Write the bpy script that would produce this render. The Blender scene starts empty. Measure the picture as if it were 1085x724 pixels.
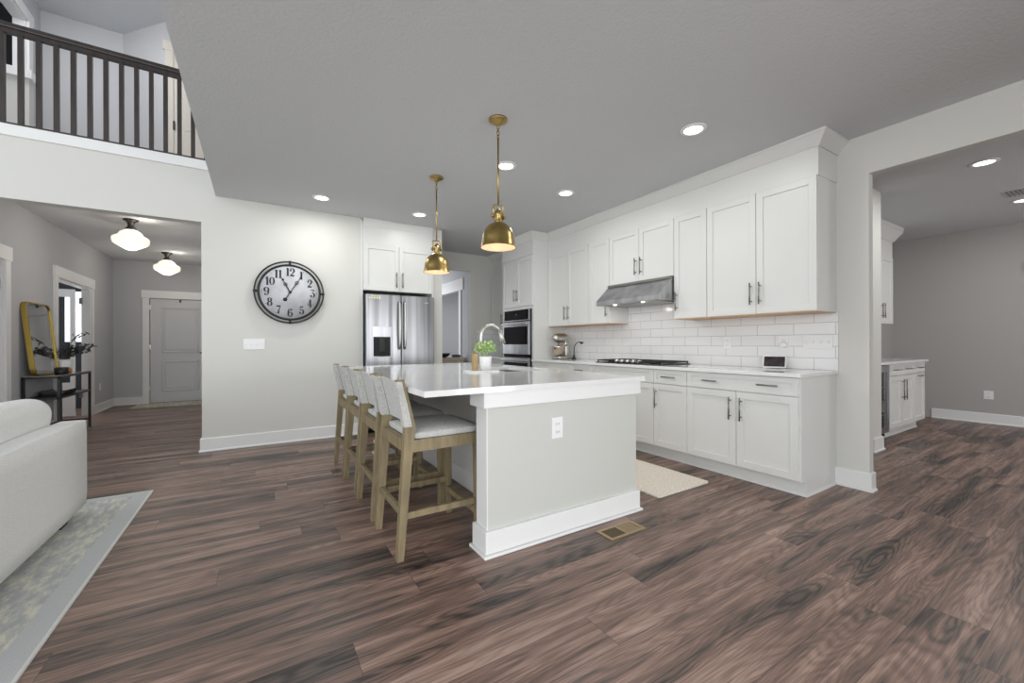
import bpy, bmesh, math, random
from mathutils import Vector, Matrix
random.seed(7)
PI = math.pi
C = bpy.context.scene.collection
S = bpy.context.scene

# ------------------------------------------------------------------ camera, world, exposure
F_PX, CX, CY0, CAM_H = 432.0, 542.5, 364.0, 1.146
yaw, roll = math.radians(31.86), math.radians(0.18)
fw = Vector((math.sin(yaw), math.cos(yaw), 0))
rt = Vector((math.cos(yaw) * math.cos(roll), -math.sin(yaw) * math.cos(roll), -math.sin(roll)))
up = rt.cross(fw)
cam_d = bpy.data.cameras.new('camera')
cam = bpy.data.objects.new('camera', cam_d); C.objects.link(cam)
cam.matrix_world = Matrix(((rt.x, up.x, -fw.x, 0), (rt.y, up.y, -fw.y, 0), (rt.z, up.z, -fw.z, CAM_H), (0, 0, 0, 1)))
cam_d.sensor_width = 36; cam_d.lens = F_PX / 1085 * 36
cam_d.shift_y = (CY0 - 362) / 1085; cam_d.clip_start = .05
S.camera = cam
S.view_settings.view_transform = 'Standard'; S.view_settings.look = 'None'
S.view_settings.exposure = 0.24; S.view_settings.gamma = 1; S.view_settings.use_curve_mapping = False
w = bpy.data.worlds.new('world'); S.world = w; w.use_nodes = True
w.node_tree.nodes['Background'].inputs[0].default_value = (0.93, 0.97, 1.0, 1)
w.node_tree.nodes['Background'].inputs[1].default_value = 1.65

def area(name, loc, target, sx, sy, power, col=(1, 1, 1), shape='RECTANGLE'):
    l = bpy.data.lights.new(name, 'AREA'); l.shape = shape; l.size = sx
    if shape == 'RECTANGLE': l.size_y = sy
    l.energy = power; l.color = col
    o = bpy.data.objects.new(name, l); C.objects.link(o); o.location = loc
    d = Vector(target) - Vector(loc); o.rotation_euler = d.to_track_quat('-Z', 'Y').to_euler()
    return o
def point(name, loc, power, col=(1, .9, .78), r=.03):
    l = bpy.data.lights.new(name, 'POINT'); l.energy = power; l.color = col; l.shadow_soft_size = r
    o = bpy.data.objects.new(name, l); C.objects.link(o); o.location = loc; return o
# daylight from the tall living room windows behind the camera, plus an added fill
area('daylight_fill', (-3.6, -3.6, 1.5), (1.2, 4.0, 1.2), 3.2, 2.4, 95, (.95, .98, 1))
area('daylight_fill', (.7, -2.5, 1.0), (.1, 3.0, .6), 2.4, 1.7, 11, (.96, .98, 1))  # low fill added on the camera side to brighten the island front
# fill lights added for the hall, nook, sofa, upstairs and study
area('daylight_fill', (2.3, 8.6, 1.6), (3.4, 8.2, 1.3), 1.0, 1.6, 22, (.93, .96, 1))  # hall fill, added without a window
area('daylight_fill', (6.6, -2.4, 1.6), (8.2, 2.0, 1.1), 2.6, 1.8, 50, (.97, .98, 1))  # added to lift the nook walls and ceiling
area('daylight_fill', (2.9, -2.5, 1.1), (-1, 3, .5), 1.6, 1.6, 34, (.96, .98, 1)).data.spread = math.radians(95)  # narrow fill added and aimed to brighten the sofa side
area('daylight_fill', (-1.9, 6.0, 5.4), (-1.9, 6.6, 3), 1.0, .8, 20, (.97, .98, 1))  # added overhead to lift the upstairs walls
area('daylight_fill', (4.5, 8.0, 2.2), (4.2, 8.4, 1.0), .8, .8, 22, (.95, .97, 1))  # added inside the side room so its opening is not dark
area('daylight_fill', (-3.9, 9.0, 1.5), (-2.9, 9.0, 1.4), 1.2, 1.6, 32, (.95, .97, 1))  # added in the study to whiten the open french door

# ------------------------------------------------------------------ materials
def mat(name, col, rough=.5, metal=0., spec=.5, emit=None, es=1., bump=None, var=None, coat=0., aniso=None):
    m = bpy.data.materials.new(name); m.use_nodes = True
    nt = m.node_tree; b = nt.nodes['Principled BSDF']
    def c4(c): return tuple(((x / 255) / 12.92 if x / 255 < .04045 else ((x / 255 + .055) / 1.055) ** 2.4) for x in c) + (1,)
    b.inputs['Base Color'].default_value = c4(col); b.inputs['Roughness'].default_value = rough
    b.inputs['Metallic'].default_value = metal; b.inputs['Specular IOR Level'].default_value = spec
    b.inputs['Coat Weight'].default_value = coat
    if emit:
        b.inputs['Emission Color'].default_value = c4(emit); b.inputs['Emission Strength'].default_value = es
    tc = nt.nodes.new('ShaderNodeTexCoord')
    def noise(scale, detail=3, stretch=None):
        mp = nt.nodes.new('ShaderNodeMapping'); mp.inputs['Scale'].default_value = stretch or (1, 1, 1)
        n = nt.nodes.new('ShaderNodeTexNoise'); n.inputs['Scale'].default_value = scale; n.inputs['Detail'].default_value = detail
        nt.links.new(tc.outputs['Object'], mp.inputs[0]); nt.links.new(mp.outputs[0], n.inputs['Vector']); return n
    if var:   # (scale, amount, stretch)
        n = noise(var[0], 4, var[2] if len(var) > 2 else None)
        r = nt.nodes.new('ShaderNodeValToRGB'); a = var[1]
        r.color_ramp.elements[0].position = .3; r.color_ramp.elements[1].position = .7
        r.color_ramp.elements[0].color = c4([max(0, x * (1 - a)) for x in col]); r.color_ramp.elements[1].color = c4([min(255, x * (1 + a)) for x in col])
        nt.links.new(n.outputs['Fac'], r.inputs[0]); nt.links.new(r.outputs[0], b.inputs['Base Color'])
    if bump:  # (scale, strength, stretch)
        n = noise(bump[0], 3, bump[2] if len(bump) > 2 else None)
        bp = nt.nodes.new('ShaderNodeBump'); bp.inputs['Strength'].default_value = bump[1]; bp.inputs['Distance'].default_value = .01
        nt.links.new(n.outputs['Fac'], bp.inputs['Height']); nt.links.new(bp.outputs[0], b.inputs['Normal'])
    return m
M = dict(
    wall=mat('wall_paint', (212, 211, 206), .85, bump=(90, .05)),
    ceil=mat('ceiling_paint', (206, 208, 210), .95, bump=(55, .35)),
    trim=mat('white_trim', (232, 232, 231), .45),
    cab=mat('white_cabinet_paint', (222, 222, 219), .38),
    quartz=mat('white_quartz', (232, 232, 231), .08, spec=.6, var=(3, .012)),
    island=mat('island_paint', (199, 200, 194), .55),
    steel=mat('stainless_steel', (178, 178, 181), .33, 1, bump=(60, .05, (1, 1, .02)), var=(4, .10, (2.2, 2.2, .12))),
    fridge=mat('fridge_steel', (150, 150, 153), .3, 1, var=(5, .22, (2.6, 2.6, .06))),  # darker steel; vertical streaks in the colour imitate reflected windows
    chrome=mat('satin_nickel', (200, 198, 193), .33, 1),
    pull=mat('dark_nickel', (140, 137, 132), .3, 1),
    pewter=mat('dark_pewter', (74, 72, 70), .45, .7),
    black=mat('black_metal', (22, 22, 23), .45),
    dark=mat('dark_void', (14, 14, 15), .6),
    glassb=mat('black_glass', (8, 8, 9), .06),
    brass=mat('aged_brass', (164, 142, 90), .3, 1, var=(9, .13)),
    inner=mat('shade_lining', (236, 205, 175), .5),
    maple=mat('maple_edge', (205, 165, 125), .5, var=(20, .08, (1, 6, 1))),
    stoolwood=mat('weathered_oak', (132, 118, 90), .6, var=(26, .13, (1, 1, .18)), bump=(60, .15, (1, 1, .15))),
    linen=mat('grey_linen', (196, 196, 192), .95, var=(140, .09), bump=(320, .5)),
    sofa=mat('cream_upholstery', (236, 236, 233), .95, var=(90, .035, (1, 1, 3)), bump=(260, .5)),
    door=mat('door_paint', (205, 206, 207), .5),
    foyer=mat('foyer_paint', (190, 191, 193), .85, bump=(90, .05)),
    grey=mat('nook_paint', (176, 172, 170), .85, bump=(90, .05)),
    rail=mat('espresso_wood', (46, 38, 36), .4, var=(12, .25, (3, 3, .4))),
    mirror=mat('mirror_glass', (225, 225, 225), .02, 1),
    gold=mat('gold_frame', (186, 160, 84), .35, 1),
    leaf=mat('green_leaf', (158, 184, 116), .6, var=(30, .25)),
    darkleaf=mat('dark_leaf', (42, 46, 44), .6),
    stem=mat('stem', (70, 62, 50), .7),
    pot=mat('white_ceramic', (238, 238, 238), .3),
    bronze=mat('register_brass', (168, 148, 112), .4, .5),
    bronzed=mat('register_slats', (88, 72, 44), .5, .4),
    plate=mat('switch_plate', (236, 236, 236), .35),
    orange=mat('orange_clay', (196, 130, 70), .5),
    woodbrown=mat('tan_wood', (170, 146, 100), .5, var=(20, .15, (1, 1, .2))),
    opal=mat('opal_glass', (250, 246, 238), .3, emit=(255, 240, 218), es=.72),
    disc=mat('lamp_disc', (255, 255, 255), .4, emit=(255, 252, 246), es=4),
    bulb=mat('lit_bulb', (255, 240, 220), .4, emit=(255, 232, 200), es=1.3),
    hoodlamp=mat('hood_lamp', (255, 255, 255), .4, emit=(255, 246, 230), es=5),
    screen=mat('display_screen', (50, 44, 48), .1, var=(14, .5)),
    numeral=mat('clock_ink', (34, 34, 38), .6),
    face=mat('clock_paper', (196, 197, 202), .6, var=(7, .07)),
    tray=mat('marble_tray', (240, 240, 240), .2),
    upper=mat('upper_paint', (196, 196, 198), .9),
    beige=mat('upper_door', (212, 205, 194), .5),
    magnet=mat('cream_plaque', (226, 226, 196), .6),
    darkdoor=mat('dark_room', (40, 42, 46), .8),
    tablewood=mat('bleached_wood', (196, 184, 170), .6, var=(14, .12, (.3, 1, 1))),
)
def glass_mat():
    m = bpy.data.materials.new('clear_glass'); m.use_nodes = True
    b = m.node_tree.nodes['Principled BSDF']; b.inputs['Transmission Weight'].default_value = 1
    b.inputs['Roughness'].default_value = .02; b.inputs['IOR'].default_value = 1.12; return m
M['glass'] = glass_mat()

def nodes(m): return m.node_tree.nodes, m.node_tree.links
def floor_material():
    m = bpy.data.materials.new('walnut_planks'); m.use_nodes = True
    N, L = nodes(m); b = N['Principled BSDF']
    def math_(op, a, bb=None, clamp=False):
        n = N.new('ShaderNodeMath'); n.operation = op; n.use_clamp = clamp
        for i, v in enumerate((a, bb)):
            if v is None: continue
            if isinstance(v, (int, float)): n.inputs[i].default_value = v
            else: L.new(v, n.inputs[i])
        return n.outputs[0]
    def comb(x, y, z):
        n = N.new('ShaderNodeCombineXYZ')
        for i, v in enumerate((x, y, z)):
            if isinstance(v, (int, float)): n.inputs[i].default_value = v
            else: L.new(v, n.inputs[i])
        return n.outputs[0]
    tc = N.new('ShaderNodeTexCoord'); sp = N.new('ShaderNodeSeparateXYZ'); L.new(tc.outputs['Object'], sp.inputs[0])
    x, y = sp.outputs[0], sp.outputs[1]
    PW, PL = .182, 1.42
    yr = math_('DIVIDE', math_('ADD', y, 10), PW); row = math_('FLOOR', yr); fy = math_('FRACT', yr)
    w1 = N.new('ShaderNodeTexWhiteNoise'); w1.noise_dimensions = '1D'; L.new(row, w1.inputs['W'])
    xr = math_('ADD', math_('DIVIDE', math_('ADD', x, 10), PL), math_('MULTIPLY', w1.outputs['Value'], 7.3))
    colm = math_('FLOOR', xr); fx = math_('FRACT', xr)
    w2 = N.new('ShaderNodeTexWhiteNoise'); w2.noise_dimensions = '2D'; L.new(comb(row, colm, 0), w2.inputs['Vector'])
    rnd = w2.outputs['Value']
    off = math_('MULTIPLY', rnd, 37)
    # cathedral figure: nested contours of a smooth, stretched noise, different for each plank
    vj = comb(math_('ADD', math_('MULTIPLY', x, 9.0), off), math_('MULTIPLY', y, 26), off)
    nj = N.new('ShaderNodeTexNoise'); nj.inputs['Scale'].default_value = 1; nj.inputs['Detail'].default_value = 2; L.new(vj, nj.inputs['Vector'])
    v1 = comb(math_('ADD', math_('MULTIPLY', x, .75), off), math_('ADD', math_('MULTIPLY', fy, 1.15), math_('MULTIPLY', nj.outputs['Fac'], .16)), off)
    n1 = N.new('ShaderNodeTexNoise'); n1.inputs['Scale'].default_value = 1.1; n1.inputs['Detail'].default_value = 1.2; n1.inputs['Roughness'].default_value = .4
    L.new(v1, n1.inputs['Vector'])
    fig = n1.outputs['Fac']
    rings = math_('POWER', math_('MULTIPLY', math_('ADD', math_('SINE', math_('MULTIPLY', fig, 150)), 1), .5), 1.6)
    def smooth_(v, lo, hi):
        n = N.new('ShaderNodeMapRange'); n.interpolation_type = 'SMOOTHSTEP'; L.new(v, n.inputs[0]); n.inputs[1].default_value = lo; n.inputs[2].default_value = hi; return n.outputs[0]
    dark = smooth_(fig, .50, .66)
    # fine fibre along the plank
    v2 = comb(math_('ADD', math_('MULTIPLY', x, 5.0), off), math_('MULTIPLY', y, 150), off)
    n2 = N.new('ShaderNodeTexNoise'); n2.inputs['Scale'].default_value = 1; n2.inputs['Detail'].default_value = 4; n2.inputs['Roughness'].default_value = .6; L.new(v2, n2.inputs['Vector'])
    # broad light and dark streaks
    v3 = comb(math_('ADD', math_('MULTIPLY', x, 1.3), off), math_('MULTIPLY', y, 20), off)
    n3 = N.new('ShaderNodeTexNoise'); n3.inputs['Scale'].default_value = 1; n3.inputs['Detail'].default_value = 3; L.new(v3, n3.inputs['Vector'])
    f = math_('MULTIPLY', dark, -.26)
    f = math_('ADD', f, math_('MULTIPLY', math_('SUBTRACT', .35, rings), math_('ADD', math_('MULTIPLY', dark, .16), .11)))
    f = math_('ADD', f, math_('MULTIPLY', math_('SUBTRACT', n2.outputs['Fac'], .5), .75))
    f = math_('ADD', f, math_('MULTIPLY', math_('SUBTRACT', n3.outputs['Fac'], .5), 1.0))
    f = math_('ADD', f, math_('MULTIPLY', math_('SUBTRACT', rnd, .5), .14))
    f = math_('ADD', f, .64)
    r = N.new('ShaderNodeValToRGB'); e = r.color_ramp.elements
    def lin(c): return tuple((v / 255 / 12.92 if v / 255 < .04045 else ((v / 255 + .055) / 1.055) ** 2.4) for v in c) + (1,)
    e[0].position = .12; e[0].color = lin((48, 41, 39)); e[1].position = .95; e[1].color = lin((176, 148, 134))
    k = e.new(.38); k.color = lin((84, 73, 67)); k = e.new(.64); k.color = lin((129, 104, 93))
    L.new(f, r.inputs[0])
    # plank gaps
    g1 = math_('LESS_THAN', math_('MINIMUM', fy, math_('SUBTRACT', 1, fy)), .007)
    g2 = math_('LESS_THAN', math_('MINIMUM', fx, math_('SUBTRACT', 1, fx)), .0009)
    gap = math_('MAXIMUM', g1, g2)
    mx = N.new('ShaderNodeMix'); mx.data_type = 'RGBA'; mx.blend_type = 'MIX'
    L.new(math_('MULTIPLY', gap, .6), mx.inputs[0]); L.new(r.outputs[0], mx.inputs[6]); mx.inputs[7].default_value = lin((34, 26, 24))
    L.new(mx.outputs[2], b.inputs['Base Color'])
    b.inputs['Roughness'].default_value = .37; b.inputs['Specular IOR Level'].default_value = .4
    bp = N.new('ShaderNodeBump'); bp.inputs['Strength'].default_value = .12; bp.inputs['Distance'].default_value = .004
    L.new(math_('SUBTRACT', n2.outputs['Fac'], gap), bp.inputs['Height']); L.new(bp.outputs[0], b.inputs['Normal'])
    return m
M['floor'] = floor_material()

def tile_material(name, axis, u0):
    m = bpy.data.materials.new(name); m.use_nodes = True; N, L = nodes(m); b = N['Principled BSDF']
    tc = N.new('ShaderNodeTexCoord'); sp = N.new('ShaderNodeSeparateXYZ'); cb = N.new('ShaderNodeCombineXYZ')
    L.new(tc.outputs['Object'], sp.inputs[0])
    ad = N.new('ShaderNodeMath'); ad.operation = 'SUBTRACT'; L.new(sp.outputs[axis], ad.inputs[0]); ad.inputs[1].default_value = u0
    az = N.new('ShaderNodeMath'); az.operation = 'SUBTRACT'; L.new(sp.outputs[2], az.inputs[0]); az.inputs[1].default_value = .917
    L.new(ad.outputs[0], cb.inputs[0]); L.new(az.outputs[0], cb.inputs[1])
    br = N.new('ShaderNodeTexBrick'); L.new(cb.outputs[0], br.inputs['Vector'])
    br.inputs['Scale'].default_value = 1; br.inputs['Brick Width'].default_value = .305; br.inputs['Row Height'].default_value = .0985
    br.inputs['Mortar Size'].default_value = .0018; br.inputs['Mortar Smooth'].default_value = .1; br.offset = .5
    br.inputs['Color1'].default_value = (.82, .82, .82, 1); br.inputs['Color2'].default_value = (.79, .79, .79, 1); br.inputs['Mortar'].default_value = (.36, .36, .36, 1)
    L.new(br.outputs['Color'], b.inputs['Base Color']); b.inputs['Roughness'].default_value = .14
    bp = N.new('ShaderNodeBump'); bp.inputs['Strength'].default_value = .4; bp.inputs['Distance'].default_value = .002; bp.invert = True
    L.new(br.outputs['Fac'], bp.inputs['Height']); L.new(bp.outputs[0], b.inputs['Normal']); return m
M['tile'] = tile_material('subway_tile', 1, 1.42)
M['tile_side'] = tile_material('subway_tile_side', 0, 3.37)

def rug_material():
    m = bpy.data.materials.new('faded_rug'); m.use_nodes = True; N, L = nodes(m); b = N['Principled BSDF']; b.inputs['Roughness'].default_value = 1
    tc = N.new('ShaderNodeTexCoord')
    n1 = N.new('ShaderNodeTexNoise'); n1.inputs['Scale'].default_value = 15; n1.inputs['Detail'].default_value = 8; n1.inputs['Roughness'].default_value = .75
    mp = N.new('ShaderNodeMapping'); mp.inputs['Scale'].default_value = (1.6, .6, 1); L.new(tc.outputs['Object'], mp.inputs[0]); L.new(mp.outputs[0], n1.inputs['Vector'])
    n2 = N.new('ShaderNodeTexNoise'); n2.inputs['Scale'].default_value = 220; L.new(tc.outputs['Object'], n2.inputs['Vector'])
    r = N.new('ShaderNodeValToRGB'); e = r.color_ramp.elements
    e[0].position = .42; e[0].color = (.50, .51, .52, 1); e[1].position = .60; e[1].color = (.78, .77, .64, 1); k = e.new(.5); k.color = (.60, .61, .58, 1)
    L.new(n1.outputs['Fac'], r.inputs[0])
    sp = N.new('ShaderNodeSeparateXYZ'); L.new(tc.outputs['Object'], sp.inputs[0])
    def lt(sock, v, op='LESS_THAN'):
        q = N.new('ShaderNodeMath'); q.operation = op; L.new(sock, q.inputs[0]); q.inputs[1].default_value = v; return q.outputs[0]
    def mxx(a, c):
        q = N.new('ShaderNodeMath'); q.operation = 'MAXIMUM'; L.new(a, q.inputs[0]); L.new(c, q.inputs[1]); return q.outputs[0]
    # object space: x from 0 (kitchen side) to -2.7, y from 0 (foyer side) to -3.4
    border = mxx(lt(sp.outputs[0], -.10, 'GREATER_THAN'), lt(sp.outputs[1], -.09, 'GREATER_THAN'))
    mx = N.new('ShaderNodeMix'); mx.data_type = 'RGBA'; L.new(border, mx.inputs[0]); L.new(r.outputs[0], mx.inputs[6]); mx.inputs[7].default_value = (.60, .61, .62, 1)
    edge = mxx(lt(sp.outputs[0], -.012, 'GREATER_THAN'), lt(sp.outputs[1], -.012, 'GREATER_THAN'))
    m2 = N.new('ShaderNodeMix'); m2.data_type = 'RGBA'; L.new(edge, m2.inputs[0]); L.new(mx.outputs[2], m2.inputs[6]); m2.inputs[7].default_value = (.80, .79, .76, 1)
    m3 = N.new('ShaderNodeMix'); m3.data_type = 'RGBA'; m3.blend_type = 'MULTIPLY'; m3.inputs[0].default_value = .35
    L.new(m2.outputs[2], m3.inputs[6]); L.new(n2.outputs['Fac'], m3.inputs[7]); L.new(m3.outputs[2], b.inputs['Base Color'])
    return m
M['rug'] = rug_material()
M['mat'] = mat('woven_mat', (232, 222, 208), 1, var=(90, .10), bump=(300, .4))
M['doormat'] = mat('foyer_mat', (190, 186, 170), 1, var=(26, .22))

# ------------------------------------------------------------------ geometry helpers
ORG = {}
class MB:
    def __init__(s): s.bm = bmesh.new()
    def box(s, x0, x1, y0, y1, z0, z1, bev=0, seg=1):
        r = bmesh.ops.create_cube(s.bm, size=1)
        vs = r['verts']
        for v in vs:
            v.co = Vector(((x0 + x1) / 2 + v.co.x * (x1 - x0), (y0 + y1) / 2 + v.co.y * (y1 - y0), (z0 + z1) / 2 + v.co.z * (z1 - z0)))
        if bev:
            es = list({e for v in vs for e in v.link_edges})
            bmesh.ops.bevel(s.bm, geom=es, offset=bev, segments=seg, affect='EDGES', profile=.5)
        return s
    def prism(s, pts, axis, a, b):
        """polygon pts (2D) extruded along axis 'x','y','z' from a to b"""
        def mk(p, t):
            if axis == 'x': return (t, p[0], p[1])
            if axis == 'y': return (p[0], t, p[1])
            return (p[0], p[1], t)
        A = [s.bm.verts.new(mk(p, a)) for p in pts]; B = [s.bm.verts.new(mk(p, b)) for p in pts]
        n = len(pts); s.bm.faces.new(A); s.bm.faces.new(B[::-1])
        for i in range(n): s.bm.faces.new((A[i], B[i], B[(i + 1) % n], A[(i + 1) % n]))
        return s
    def tube(s, pts, rad, seg=10, cap=True):
        pts = [Vector(p) for p in pts]; rings = []
        rads = rad if isinstance(rad, (list, tuple)) else [rad] * len(pts)
        t0 = (pts[1] - pts[0]).normalized(); n = t0.orthogonal().normalized()
        for i, p in enumerate(pts):
            if i == 0: t = (pts[1] - pts[0]).normalized()
            elif i == len(pts) - 1: t = (pts[-1] - pts[-2]).normalized()
            else: t = ((pts[i + 1] - p).normalized() + (p - pts[i - 1]).normalized()).normalized()
            n = (n - t * n.dot(t)).normalized(); bn = t.cross(n)
            rings.append([s.bm.verts.new(p + (n * math.cos(2 * PI * k / seg) + bn * math.sin(2 * PI * k / seg)) * rads[i]) for k in range(seg)])
        for i in range(len(rings) - 1):
            for k in range(seg):
                f = s.bm.faces.new((rings[i][k], rings[i][(k + 1) % seg], rings[i + 1][(k + 1) % seg], rings[i + 1][k])); f.smooth = True
        if cap: s.bm.faces.new(rings[0][::-1]); s.bm.faces.new(rings[-1])
        return s
    def lathe(s, prof, c=(0, 0, 0), seg=32, axis='z'):
        """prof: list of (r, z)"""
        rings = []
        for r, z in prof:
            ring = []
            for k in range(seg):
                a = 2 * PI * k / seg; q = (r * math.cos(a), r * math.sin(a), z)
                if axis == 'y': q = (q[0], q[2], q[1])
                if axis == 'x': q = (q[2], q[0], q[1])
                ring.append(s.bm.verts.new((c[0] + q[0], c[1] + q[1], c[2] + q[2])))
            rings.append(ring)
        for i in range(len(rings) - 1):
            for k in range(seg):
                f = s.bm.faces.new((rings[i][k], rings[i][(k + 1) % seg], rings[i + 1][(k + 1) % seg], rings[i + 1][k])); f.smooth = True
        if prof[0][0] > 1e-6: s.bm.faces.new(rings[0][::-1])
        if prof[-1][0] > 1e-6: s.bm.faces.new(rings[-1])
        return s
    def lathe_open(s, prof, c=(0, 0, 0), seg=32):
        rings = []
        for r, z in prof:
            rings.append([s.bm.verts.new((c[0] + r * math.cos(2 * PI * k / seg), c[1] + r * math.sin(2 * PI * k / seg), c[2] + z)) for k in range(seg)])
        for i in range(len(rings) - 1):
            for k in range(seg):
                f = s.bm.faces.new((rings[i][k], rings[i][(k + 1) % seg], rings[i + 1][(k + 1) % seg], rings[i + 1][k])); f.smooth = True
        return s
    def torus(s, c, R, r, axis='y', seg=48, ss=8, sx=1, sz=1):
        pts = []
        for i in range(seg):
            a = 2 * PI * i / seg; ring = []
            for j in range(ss):
                b = 2 * PI * j / ss; q = (R + r * math.cos(b))
                p = (q * math.cos(a) * sx, r * math.sin(b), q * math.sin(a) * sz) if axis == 'y' else (q * math.cos(a), q * math.sin(a), r * math.sin(b))
                ring.append(s.bm.verts.new((c[0] + p[0], c[1] + p[1], c[2] + p[2])))
            pts.append(ring)
        for i in range(seg):
            for j in range(ss):
                f = s.bm.faces.new((pts[i][j], pts[(i + 1) % seg][j], pts[(i + 1) % seg][(j + 1) % ss], pts[i][(j + 1) % ss])); f.smooth = True
        return s
    def sweep(s, path, prof):
        """prof (outward offset, z) swept along an XY polyline; outward = right of travel"""
        P = [Vector((p[0], p[1])) for p in path]; rings = []
        def nrm(a, b): d = (b - a).normalized(); return Vector((d.y, -d.x))
        for i, p in enumerate(P):
            if i == 0: m = nrm(P[0], P[1])
            elif i == len(P) - 1: m = nrm(P[-2], P[-1])
            else:
                a, b = nrm(P[i - 1], p), nrm(p, P[i + 1]); m = (a + b); m = m / (1 + a.dot(b))
            rings.append([s.bm.verts.new((p.x + m.x * o, p.y + m.y * o, z)) for o, z in prof])
        n = len(prof)
        for i in range(len(rings) - 1):
            for k in range(n): s.bm.faces.new((rings[i][k], rings[i][(k + 1) % n], rings[i + 1][(k + 1) % n], rings[i + 1][k]))
        s.bm.faces.new(rings[0][::-1]); s.bm.faces.new(rings[-1]); return s
    def blob(s, x0, x1, y0, y1, z0, z1, bev, puff=0):
        """soft cushion"""
        q = bmesh.new(); bmesh.ops.create_cube(q, size=1)
        for v in q.verts: v.co = Vector(((x0 + x1) / 2 + v.co.x * (x1 - x0), (y0 + y1) / 2 + v.co.y * (y1 - y0), (z0 + z1) / 2 + v.co.z * (z1 - z0)))
        bmesh.ops.subdivide_edges(q, edges=q.edges[:], cuts=5, use_grid_fill=True)
        cx, cy, cz = (x0 + x1) / 2, (y0 + y1) / 2, (z0 + z1) / 2
        hx, hy, hz = (x1 - x0) / 2, (y1 - y0) / 2, (z1 - z0) / 2
        for v in q.verts:
            d = v.co - Vector((cx, cy, cz)); i = Vector((max(-hx + bev, min(hx - bev, d.x)), max(-hy + bev, min(hy - bev, d.y)), max(-hz + bev, min(hz - bev, d.z))))
            o = d - i
            if o.length > 1e-9: d = i + o.normalized() * bev
            f = (1 - (d.x / hx) ** 2) * (1 - (d.y / hy) ** 2) if puff and abs(o.z) > 1e-6 else 0
            v.co = Vector((cx, cy, cz)) + d + Vector((0, 0, puff * max(0, f) * (1 if d.z > 0 else 0)))
        bmesh.ops.recalc_face_normals(q, faces=q.faces[:])
        me = bpy.data.meshes.new('t'); q.to_mesh(me); q.free(); nf = len(s.bm.faces); s.bm.from_mesh(me); bpy.data.meshes.remove(me)
        s.bm.faces.ensure_lookup_table()
        for f in s.bm.faces[nf:]: f.smooth = True
        return s
    def xform(s, mtx):
        for v in s.bm.verts: v.co = mtx @ v.co
        return s
    def build(s, name, m, parent=None, label=None, fix=True):
        if fix: bmesh.ops.recalc_face_normals(s.bm, faces=s.bm.faces[:])
        org = ORG.get(parent.name, Vector()) if parent else Vector()
        for v in s.bm.verts: v.co -= org
        me = bpy.data.meshes.new(name); s.bm.to_mesh(me); s.bm.free(); me.materials.append(m)
        o = bpy.data.objects.new(name, me); C.objects.link(o)
        if parent: o.parent = parent
        ORG[o.name] = org
        if label: o['label'] = label
        return o
def thing(name, label, cat, loc=(0, 0, 0), group=None):
    o = bpy.data.objects.new(name, None); C.objects.link(o); o.empty_display_size = .1
    o.location = loc; ORG[o.name] = Vector(loc)
    o['label'] = label; o['category'] = cat
    if group: o['group'] = group
    return o
def tag(o, label, cat, group=None):
    o['label'] = label; o['category'] = cat
    if group: o['group'] = group
    return o
def recentre(o, loc):
    loc = Vector(loc)
    for v in o.data.vertices: v.co -= loc
    o.location = loc; return o
def struct(o): o['kind'] = 'structure'; return o
def copy_tree(o, parent=None):
    c = o.copy(); C.objects.link(c)
    if parent: c.parent = parent
    for ch in list(o.children): copy_tree(ch, c)
    return c
def smooth(o, lv=2):
    m = o.modifiers.new('sub', 'SUBSURF'); m.levels = lv; m.render_levels = lv; return o

H = 2.75; XW = 3.98; YW = 5.43; FL2 = 3.10; HU = 5.54
# ------------------------------------------------------------------ the large structure
struct(MB().box(-6, 9.2, -5, 11.2, -.1, 0).build('floor', M['floor']))
struct(MB().box(-.39, 9.0, -4, YW, H, FL2).box(-6, 9.0, YW + .13, 11.2, H, FL2).box(-.39, 9.0, YW, YW + .13, H, FL2).build('ceiling', M['ceil']))
struct(MB().box(-6, -.39, -4, 8.4, HU, HU + .1).build('ceiling_upper', M['ceil']))
# clock wall with the foyer opening, and the header carrying the balcony
OX = -.515; OZ = 2.45
struct(MB().box(OX, 1.105, YW, YW + .13, 0, H).box(-2.42, OX, YW, YW + .13, OZ, H).box(-6, -2.42, YW, YW + .13, 0, H)
       .box(-6, -.39, YW, YW + .13, H, FL2 - .001).build('wall_back', M['wall']))
struct(MB().box(2.06, 2.21, YW, 6.2, 0, H).build('wall_fridge_side', M['wall']))
struct(MB().box(1.0, 2.3, 6.2, 6.3, 0, H).build('wall_fridge_back', M['wall']))
struct(MB().box(2.21, 3.255, 6.62, 6.74, 2.45, H).box(3.255, 4.09, 6.62, 6.74, 0, H).box(1.9, 2.24, 6.62, 6.74, 0, H).build('wall_far', M['wall']))
struct(MB().box(XW, XW + .075, 1.21, 6.62, 0, H).box(XW, XW + .075, -1.9, 1.21, 2.445, H).box(XW, XW + .075, -2.6, -1.9, 0, H).build('wall_right', M['wall']))
struct(MB().box(1.3, 9.2, -2.7, -2.6, 0, H).build('wall_light_blocker', M['wall']))  # unseen wall added to block light from behind right
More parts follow.
